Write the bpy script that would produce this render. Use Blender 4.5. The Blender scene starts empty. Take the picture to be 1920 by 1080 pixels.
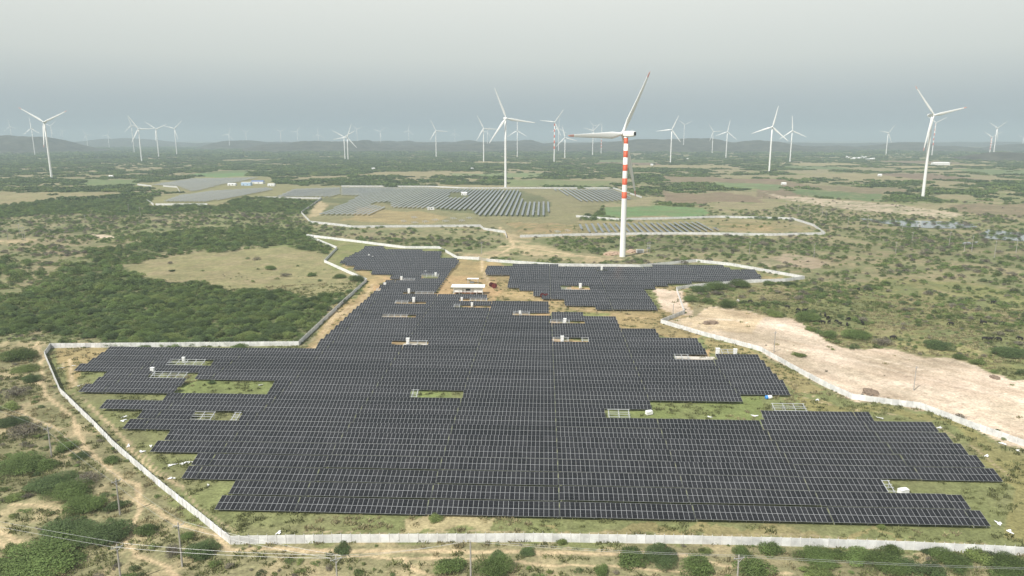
import bpy, bmesh, math, random
import numpy as np
from mathutils import Matrix, Vector, Euler

R = math.radians
SC = bpy.context.scene
COL = SC.collection
random.seed(7)
RNG = np.random.default_rng(11)

# ------------------------------------------------------------------ camera
H, PITCH, F = 84.0, R(11.8), 1350.0            # drone height, look-down angle, focal length in photo pixels
cd = bpy.data.cameras.new('drone_camera')
cd.sensor_width = 36.0
cd.lens = F / 1920.0 * 36.0
cd.clip_start, cd.clip_end = 1.0, 90000.0
cam = bpy.data.objects.new('drone_camera', cd)
COL.objects.link(cam)
cam.location = (0, 0, H)
cam.rotation_euler = (math.pi / 2 - PITCH, 0, 0)
SC.camera = cam

# ------------------------------------------------------------------ sky and sun
SUN_EL, SUN_AZ = R(51), R(223)                 # azimuth clockwise from +Y: behind the drone, to the left
W = bpy.data.worlds.new('World')
SC.world = W
W.use_nodes = True
nt = W.node_tree
nt.nodes.clear()
sky = nt.nodes.new('ShaderNodeTexSky')
sky.sky_type = 'NISHITA'
sky.sun_disc = False
sky.sun_elevation = SUN_EL
sky.sun_rotation = SUN_AZ
sky.air_density, sky.dust_density, sky.ozone_density = 1.0, 4.0, 1.0
bgA = nt.nodes.new('ShaderNodeBackground'); bgA.inputs[1].default_value = 0.10
nt.links.new(sky.outputs[0], bgA.inputs[0])
bgB = nt.nodes.new('ShaderNodeBackground')     # dusty veil graded by elevation, dimmed overhead to weaken the fill light
bgB.inputs[1].default_value = 1.0
tcw = nt.nodes.new('ShaderNodeTexCoord'); sxw = nt.nodes.new('ShaderNodeSeparateXYZ'); rmp = nt.nodes.new('ShaderNodeValToRGB')
nt.links.new(tcw.outputs['Generated'], sxw.inputs[0]); nt.links.new(sxw.outputs['Z'], rmp.inputs[0]); nt.links.new(rmp.outputs[0], bgB.inputs[0])
for k_, (pos_, c_) in enumerate([(0.0, (0.36, 0.435, 0.475)), (0.045, (0.46, 0.52, 0.545)), (0.10, (0.68, 0.71, 0.67)), (0.19, (0.85, 0.86, 0.79)), (0.40, (0.74, 0.76, 0.73)), (1.0, (0.42, 0.49, 0.58))]):
    e_ = rmp.color_ramp.elements[k_] if k_ < 2 else rmp.color_ramp.elements.new(pos_)
    e_.position = pos_; e_.color = (*c_, 1)
mx = nt.nodes.new('ShaderNodeMixShader'); mx.inputs[0].default_value = 0.85
nt.links.new(bgA.outputs[0], mx.inputs[1]); nt.links.new(bgB.outputs[0], mx.inputs[2])
wo = nt.nodes.new('ShaderNodeOutputWorld')
nt.links.new(mx.outputs[0], wo.inputs[0])

sl = bpy.data.lights.new('sun', 'SUN')
sl.energy = 5.0
sl.angle = R(0.9)
sl.color = (1.0, 0.965, 0.90)
so = bpy.data.objects.new('sun', sl)
COL.objects.link(so)
sdir = Vector((math.sin(SUN_AZ) * math.cos(SUN_EL), math.cos(SUN_AZ) * math.cos(SUN_EL), math.sin(SUN_EL)))
so.rotation_euler = sdir.to_track_quat('Z', 'Y').to_euler()
so.location = (0, 0, 500)

SC.view_settings.view_transform = 'Standard'
SC.view_settings.look = 'None'
SC.view_settings.gamma = 1.0
SC.view_settings.use_curve_mapping = False
SC.view_settings.exposure = 0.14
SC.render.engine = 'CYCLES'
SC.cycles.use_denoising = True
SC.cycles.max_bounces = 5
SC.cycles.diffuse_bounces = 2
SC.cycles.glossy_bounces = 2
SC.cycles.transmission_bounces = 2
SC.cycles.volume_bounces = 1
SC.cycles.transparent_max_bounces = 8

HAZE_D, HAZE_C, HAZE_A = 1.75e-4, (0.50, 0.60, 0.675, 1), 0.0

# ------------------------------------------------------------------ mapping between the picture and the flat ground
cp, sp = math.cos(PITCH), math.sin(PITCH)


def P(px, py, z=0.0):
    """picture point -> place on the level plane at height z"""
    v = np.array([px - 960.0, F * cp + (540.0 - py) * sp, -F * sp + (540.0 - py) * cp])
    t = (z - H) / v[2]
    return Vector((v[0] * t, v[1] * t, z))


def PV(px, py):
    px = np.asarray(px, float); py = np.asarray(py, float)
    vy = F * cp + (540.0 - py) * sp
    vz = -F * sp + (540.0 - py) * cp
    t = -H / vz
    return (px - 960.0) * t, vy * t


def proj(x, y, z):
    x = np.asarray(x, float); y = np.asarray(y, float); z = np.asarray(z, float) - H
    d = y * cp - z * sp
    d = np.where(d > 1, d, np.nan)
    return 960 + F * x / d, 540 - F * (y * sp + z * cp) / d


def inpoly(px, py, poly):
    px = np.asarray(px); py = np.asarray(py)
    r = np.zeros(px.shape, bool)
    n = len(poly)
    j = n - 1
    for i in range(n):
        xi, yi = poly[i]; xj, yj = poly[j]
        if yi != yj:
            c = ((yi > py) != (yj > py)) & (px < (xj - xi) * (py - yi) / (yj - yi) + xi)
            r ^= c
        j = i
    return r


def hash2(ix, iy, seed):
    h = (ix.astype(np.int64) * 374761393 + iy.astype(np.int64) * 668265263 + seed * 974634777) & 0x7fffffff
    h = ((h ^ (h >> 13)) * 1274126177) & 0x7fffffff
    h = h ^ (h >> 16)
    return (h & 0xffffff) / float(0xffffff)


def vnoise(x, y, seed=0):
    ix = np.floor(x); iy = np.floor(y)
    fx = x - ix; fy = y - iy
    fx = fx * fx * (3 - 2 * fx); fy = fy * fy * (3 - 2 * fy)
    ix = ix.astype(np.int64); iy = iy.astype(np.int64)
    a = hash2(ix, iy, seed); b = hash2(ix + 1, iy, seed); c = hash2(ix, iy + 1, seed); d = hash2(ix + 1, iy + 1, seed)
    return (a * (1 - fx) + b * fx) * (1 - fy) + (c * (1 - fx) + d * fx) * fy


def fbm(x, y, seed=0, o=4):
    s = np.zeros_like(x); a = 0.5; t = 0
    for i in range(o):
        s += a * vnoise(x, y, seed + i * 17); t += a
        x = x * 2.03 + 3.1; y = y * 2.03 - 1.7; a *= 0.5
    return s / t


def sstep(a, b, x):
    t = np.clip((x - a) / (b - a), 0, 1)
    return t * t * (3 - 2 * t)


# ------------------------------------------------------------------ materials
def mat(name, col, rough=0.7, spec=0.3, metal=0.0, var=0.0, vscale=1.0, rnd=0.0, isl=0.0, bump=0.0):
    m = bpy.data.materials.new(name)
    m.use_nodes = True
    t = m.node_tree
    b = t.nodes['Principled BSDF']
    b.inputs['Base Color'].default_value = (*col, 1)
    b.inputs['Roughness'].default_value = rough
    b.inputs['Specular IOR Level'].default_value = spec
    b.inputs['Metallic'].default_value = metal
    src = None
    if var or rnd or isl:
        hsv = t.nodes.new('ShaderNodeHueSaturation')
        hsv.inputs['Color'].default_value = (*col, 1)
        val = None

        def add(sock, amount):
            nonlocal val
            mm = t.nodes.new('ShaderNodeMapRange')
            mm.inputs['To Min'].default_value = -amount
            mm.inputs['To Max'].default_value = amount
            t.links.new(sock, mm.inputs['Value'])
            ad = t.nodes.new('ShaderNodeMath'); ad.operation = 'ADD'
            if val is None:
                ad.inputs[0].default_value = 1.0
            else:
                t.links.new(val, ad.inputs[0])
            t.links.new(mm.outputs[0], ad.inputs[1])
            val = ad.outputs[0]
        if var:
            tc = t.nodes.new('ShaderNodeNewGeometry')
            nz = t.nodes.new('ShaderNodeTexNoise')
            nz.inputs['Scale'].default_value = vscale
            nz.inputs['Detail'].default_value = 4
            nz.inputs['Roughness'].default_value = 0.65
            t.links.new(tc.outputs['Position'], nz.inputs['Vector'])
            mr = t.nodes.new('ShaderNodeMapRange')
            mr.inputs['From Min'].default_value = 0.3; mr.inputs['From Max'].default_value = 0.7
            t.links.new(nz.outputs[0], mr.inputs['Value'])
            add(mr.outputs[0], var)
            if bump:
                bp = t.nodes.new('ShaderNodeBump'); bp.inputs['Strength'].default_value = bump; bp.inputs['Distance'].default_value = 0.05
                t.links.new(nz.outputs[0], bp.inputs['Height']); t.links.new(bp.outputs[0], b.inputs['Normal'])
        if rnd:
            oi = t.nodes.new('ShaderNodeObjectInfo')
            add(oi.outputs['Random'], rnd)
        if isl:
            ge = t.nodes.new('ShaderNodeNewGeometry')
            add(ge.outputs['Random Per Island'], isl)
        t.links.new(val, hsv.inputs['Value'])
        t.links.new(hsv.outputs[0], b.inputs['Base Color'])
    return m


def leaf_mat(name, col, hue=0.02):
    m = mat(name, col, 0.6, 0.25, rnd=0.28, isl=0.4)
    t = m.node_tree
    b = t.nodes['Principled BSDF']
    tr = t.nodes.new('ShaderNodeBsdfTranslucent')
    ms = t.nodes.new('ShaderNodeMixShader'); ms.inputs[0].default_value = 0.32
    hn = b.inputs['Base Color'].links[0].from_node
    at = t.nodes.new('ShaderNodeAttribute'); at.attribute_name = 'clump_tone'
    ad = t.nodes.new('ShaderNodeMath'); ad.operation = 'ADD'
    t.links.new(hn.inputs['Value'].links[0].from_socket, ad.inputs[0]); t.links.new(at.outputs['Fac'], ad.inputs[1])
    t.links.new(ad.outputs[0], hn.inputs['Value'])
    hs = b.inputs['Base Color'].links[0].from_socket
    t.links.new(hs, tr.inputs['Color'])
    t.links.new(b.outputs[0], ms.inputs[1]); t.links.new(tr.outputs[0], ms.inputs[2])
    t.links.new(ms.outputs[0], t.nodes['Material Output'].inputs[0])
    return m


M = {
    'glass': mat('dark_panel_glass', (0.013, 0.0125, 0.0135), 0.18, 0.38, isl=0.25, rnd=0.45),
    'alu': mat('aluminium_frame', (0.44, 0.445, 0.45), 0.5, 0.5, 0.3, rnd=0.1),
    'galv': mat('galvanised_steel', (0.50, 0.51, 0.52), 0.5, 0.5, 0.2, rnd=0.12),
    'busbar': mat('cell_gap_grey', (0.10, 0.10, 0.105), 0.5),
    'back': mat('panel_backsheet', (0.35, 0.36, 0.37), 0.7),
    'concrete': mat('precast_concrete', (0.645, 0.645, 0.635), 0.9, 0.2, var=0.22, vscale=0.45, rnd=0.12, isl=0.06),
    'post': mat('wall_post_concrete', (0.66, 0.65, 0.63), 0.9, 0.2, rnd=0.1),
    'white': mat('white_turbine_paint', (0.80, 0.80, 0.78), 0.45, 0.4, rnd=0.03),
    'red': mat('orange_red_paint', (0.56, 0.10, 0.04), 0.5, 0.4),
    'grey': mat('grey_paint', (0.22, 0.23, 0.24), 0.5, 0.4),
    'cab': mat('white_cabinet_paint', (0.78, 0.78, 0.77), 0.5, 0.4, rnd=0.05),
    'pole': mat('weathered_concrete_pole', (0.34, 0.32, 0.29), 0.9, 0.2, var=0.2, vscale=1.5, rnd=0.1),
    'wire': mat('wire_metal', (0.40, 0.40, 0.40), 0.5, 0.4, 0.4),
    'ceramic': mat('insulator_ceramic', (0.55, 0.50, 0.45), 0.3, 0.5),
    'bark': mat('bark', (0.10, 0.075, 0.05), 0.95, 0.1, var=0.2, vscale=3),
    'roof': mat('white_sheet_roof', (0.82, 0.82, 0.80), 0.5, 0.4, var=0.05, vscale=0.7),
    'wallw': mat('white_wall_sheet', (0.78, 0.78, 0.76), 0.7, 0.3, var=0.08, vscale=0.6),
    'dark': mat('dark_opening', (0.03, 0.03, 0.035), 0.6, 0.3),
    'brick': mat('brown_plinth', (0.20, 0.10, 0.06), 0.9, 0.2, var=0.2, vscale=2),
    'drum': mat('dark_red_drum', (0.11, 0.018, 0.016), 0.7, 0.3, rnd=0.15),
    'blue': mat('blue_plastic', (0.06, 0.25, 0.62), 0.45, 0.4),
    'plastic': mat('white_plastic_sheet', (0.78, 0.78, 0.77), 0.5, 0.4, var=0.1, vscale=3),
    'hide': mat('black_hide', (0.018, 0.015, 0.013), 0.7, 0.3, rnd=0.3),
    'hidew': mat('pale_hide', (0.45, 0.42, 0.38), 0.8, 0.3),
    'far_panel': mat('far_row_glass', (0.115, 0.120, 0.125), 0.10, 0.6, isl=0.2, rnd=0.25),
    'rock': mat('rubble_rock', (0.20, 0.15, 0.11), 0.95, 0.2, var=0.3, vscale=2),
    'pad': mat('pale_pad', (0.55, 0.51, 0.45), 0.9, 0.2, var=0.15, vscale=1.0),
    'leaf_dark': leaf_mat('dark_green_leaves', (0.096, 0.136, 0.052)),
    'leaf_mid': leaf_mat('mid_green_leaves', (0.132, 0.184, 0.058)),
    'leaf_light': leaf_mat('yellow_green_leaves', (0.172, 0.214, 0.070)),
    'leaf_dry': leaf_mat('grey_dry_twigs', (0.19, 0.17, 0.13)),
    'grass_y': leaf_mat('straw_grass', (0.30, 0.265, 0.15)),
    'grass_g': leaf_mat('olive_grass', (0.175, 0.185, 0.080)),
}


# ------------------------------------------------------------------ mesh helpers
class MB:
    def __init__(s):
        s.v = []; s.f = []; s.m = []

    def add(s, vs, fs, mi=0):
        o = len(s.v)
        s.v.extend([tuple(v) for v in vs])
        for f in fs:
            s.f.append(tuple(i + o for i in f)); s.m.append(mi)

    def box(s, x0, x1, y0, y1, z0, z1, mi=0, mt=None):
        vs = [Vector((x, y, z)) for z in (z0, z1) for y in (y0, y1) for x in (x0, x1)]
        if mt is not None:
            vs = [mt @ v for v in vs]
        s.add(vs, [(0, 2, 3, 1), (4, 5, 7, 6), (0, 1, 5, 4), (2, 6, 7, 3), (0, 4, 6, 2), (1, 3, 7, 5)], mi)

    def tube(s, a, b, ra, rb=None, n=6, mi=0, caps=True):
        a = Vector(a); b = Vector(b); rb = ra if rb is None else rb
        q = (b - a).to_track_quat('Z', 'Y').to_matrix()
        vs = []
        for c, r in ((a, ra), (b, rb)):
            for i in range(n):
                t = 2 * math.pi * i / n
                vs.append(c + q @ Vector((math.cos(t) * r, math.sin(t) * r, 0)))
        fs = [(i, (i + 1) % n, n + (i + 1) % n, n + i) for i in range(n)]
        if caps:
            fs += [tuple(range(n - 1, -1, -1)), tuple(range(n, 2 * n))]
        s.add(vs, fs, mi)

    def mesh(s, name, mats, smooth=False):
        me = bpy.data.meshes.new(name)
        me.from_pydata(s.v, [], s.f)
        for m in mats if isinstance(mats, (list, tuple)) else [mats]:
            me.materials.append(m)
        me.polygons.foreach_set('material_index', s.m)
        if smooth:
            me.polygons.foreach_set('use_smooth', [True] * len(s.f))
        me.update()
        return me


def obj(name, me, parent=None, loc=(0, 0, 0), rot=(0, 0, 0), scl=(1, 1, 1)):
    o = bpy.data.objects.new(name, me)
    COL.objects.link(o)
    o.location = loc; o.rotation_euler = rot; o.scale = scl
    if parent is not None:
        o.parent = parent
    return o


def tag(o, label=None, cat=None, group=None, kind=None):
    if label: o['label'] = label
    if cat: o['category'] = cat
    if group: o['group'] = group
    if kind: o['kind'] = kind
    return o


def thing(name, label, cat, loc=(0, 0, 0), rz=0.0, group=None):
    return tag(obj(name, None, None, loc, (0, 0, rz)), label, cat, group)


ONES = ['', 'first', 'second', 'third', 'fourth', 'fifth', 'sixth', 'seventh', 'eighth', 'ninth', 'tenth', 'eleventh', 'twelfth',
        'thirteenth', 'fourteenth', 'fifteenth', 'sixteenth', 'seventeenth', 'eighteenth', 'nineteenth']


def nth(n):
    if n < 20:
        return ONES[n]
    t = ['', '', 'twent', 'thirt', 'fort', 'fift', 'sixt', 'sevent', 'eight'][n // 10]
    return t + 'ieth' if n % 10 == 0 else t + 'y-' + ONES[n % 10]


# ------------------------------------------------------------------ land cover (traced on the ground plane)
OUTLINE = [(405, 957), (418, 930), (429, 930), (440, 901), (338, 901), (352, 874), (363, 874), (373, 849.5), (281, 849.5), (293, 827),
           (305, 827), (315, 808), (229, 808), (245, 788), (255, 788), (265, 770), (186, 770), (198, 752), (302, 752), (312, 739.5),
           (147, 739.5), (158, 722), (170, 722), (180, 709), (193, 709), (200, 698), (138, 698), (150, 684), (157, 684), (173, 671), (177, 671),
           (190, 660), (193, 660), (210, 651), (590, 655), (600, 640), (617, 625), (640, 605), (655, 590), (672, 575), (690, 558), (704, 546),
           (712, 546), (712, 538), (718, 534), (723, 528), (736, 515), (736, 512), (697, 512), (697, 506), (662, 506), (667, 497), (636, 494),
           (648, 484), (666, 475), (679, 468), (684, 464), (720, 464), (720, 468), (792, 469), (793, 473), (829, 473), (825, 484), (828, 486),
           (858, 486), (860, 491), (847, 506), (814, 550), (816, 553), (915, 555), (915, 566), (1030, 569), (1030, 587), (1155, 592),
           (1162, 614), (1230, 616), (1238, 632), (1312, 634), (1330, 664), (1344, 667), (1421, 671), (1432, 680), (1440, 688), (1455, 702),
           (1472, 722), (1487, 742), (1404, 742), (1407, 757), (1228, 757), (1228, 769), (1137, 768), (1137, 785), (1200, 786), (1433, 790),
           (1430, 773), (1627, 773), (1637, 790), (1748, 789), (1760, 809), (1775, 809), (1787, 831), (1800, 831), (1815, 854), (1830, 854),
           (1847, 877), (1865, 877), (1880, 903), (1652, 899), (1660, 924), (1805, 928), (1822, 958), (1842, 958), (1858, 990)]
RBLOCK = [(915, 499), (960, 499), (960, 496), (1046, 497), (1047, 501), (1224, 502), (1224, 499), (1357, 500), (1362, 504), (1414, 507),
          (1430, 521), (1388, 523), (1391, 527), (1252, 530), (1252, 538), (1206, 538), (1232, 580), (1117, 577), (1116, 571), (1058, 570),
          (1056, 558), (1001, 557), (1001, 543), (951, 539), (956, 517), (909, 515)]
HOLES = [(318, 674, 398, 686), (283, 697, 372, 711), (358, 773, 455, 790), (770, 733, 858, 747), (732, 637, 802, 648), (716, 588, 778, 597),
         (740, 562, 797, 569), (850, 571, 911, 579), (862, 561, 915, 567.5), (961, 586, 1030, 595), (1031, 602, 1097, 611), (1034, 634, 1106, 645),
         (1264, 663, 1344, 676), (755, 547, 812, 553.5), (735, 521, 778, 528), (788, 513, 826, 520.5), (1052, 536, 1105, 546), (1120, 503, 1140, 508)]
HOLE_POLY = [(353, 711), (362, 714), (518, 714), (502, 739), (345, 739), (330, 728)]

WALL_MAIN = [[(1990, 1046), (1920, 1041), (1713, 1031), (1500, 1024), (1280, 1019), (1000, 1015), (640, 1017), (432, 1020), (365, 966), (290, 905), (215, 840),
              (180, 803), (113, 737), (84, 668), (95, 652), (560, 648), (600, 610), (640, 572), (688, 528), (608, 492), (632, 467), (575, 443),
              (697, 458), (760, 466), (823, 466), (857, 485), (898, 487)],
             [(913, 490), (1043, 499), (1200, 501), (1305, 491), (1370, 498), (1508, 523), (1472, 528), (1404, 530), (1330, 536), (1290, 540), (1268, 544), (1283, 588),
              (1239, 606), (1320, 630), (1425, 658), (1485, 692), (1549, 726), (1597, 748), (1660, 757), (1725, 765), (1822, 802), (1920, 837), (2010, 872)]]
WALL_FAR = [[(483, 371), (603, 373), (565, 400), (582, 418), (640, 424), (660, 427), (900, 425), (907, 431), (947, 437), (950, 446)],
            [(975, 445), (1130, 441), (1280, 439.5), (1447, 442), (1547, 440), (1525, 424), (1487, 412), (1467, 411), (1350, 408), (1280, 410), (1160, 413), (1080, 407)],
            [(640, 350), (803, 350.5), (873, 353.5), (1150, 353.5), (1203, 371)]]
WALL_FAR2 = [[(258, 347), (284, 350)], [(306, 350), (332, 352), (338, 362)], [(292, 385), (389, 385)], [(275, 377), (288, 385)]]

X0, X1 = -500, 2450
C_DRY = (0.255, 0.222, 0.130); C_OLIVE = (0.165, 0.178, 0.076); C_SAND = (0.47, 0.365, 0.225); C_PALE = (0.545, 0.435, 0.335)
C_DIRT = (0.40, 0.27, 0.145); C_SOIL_DARKENED = (0.105, 0.118, 0.052); C_CROP = (0.130, 0.200, 0.085); C_BROWN = (0.19, 0.145, 0.098); C_YARD = (0.33, 0.245, 0.125)  # thicket soil: green undergrowth, colour darkened so gaps between bushes show less
C_LUSH = (0.172, 0.205, 0.074); C_PINK = (0.40, 0.30, 0.235)
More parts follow.
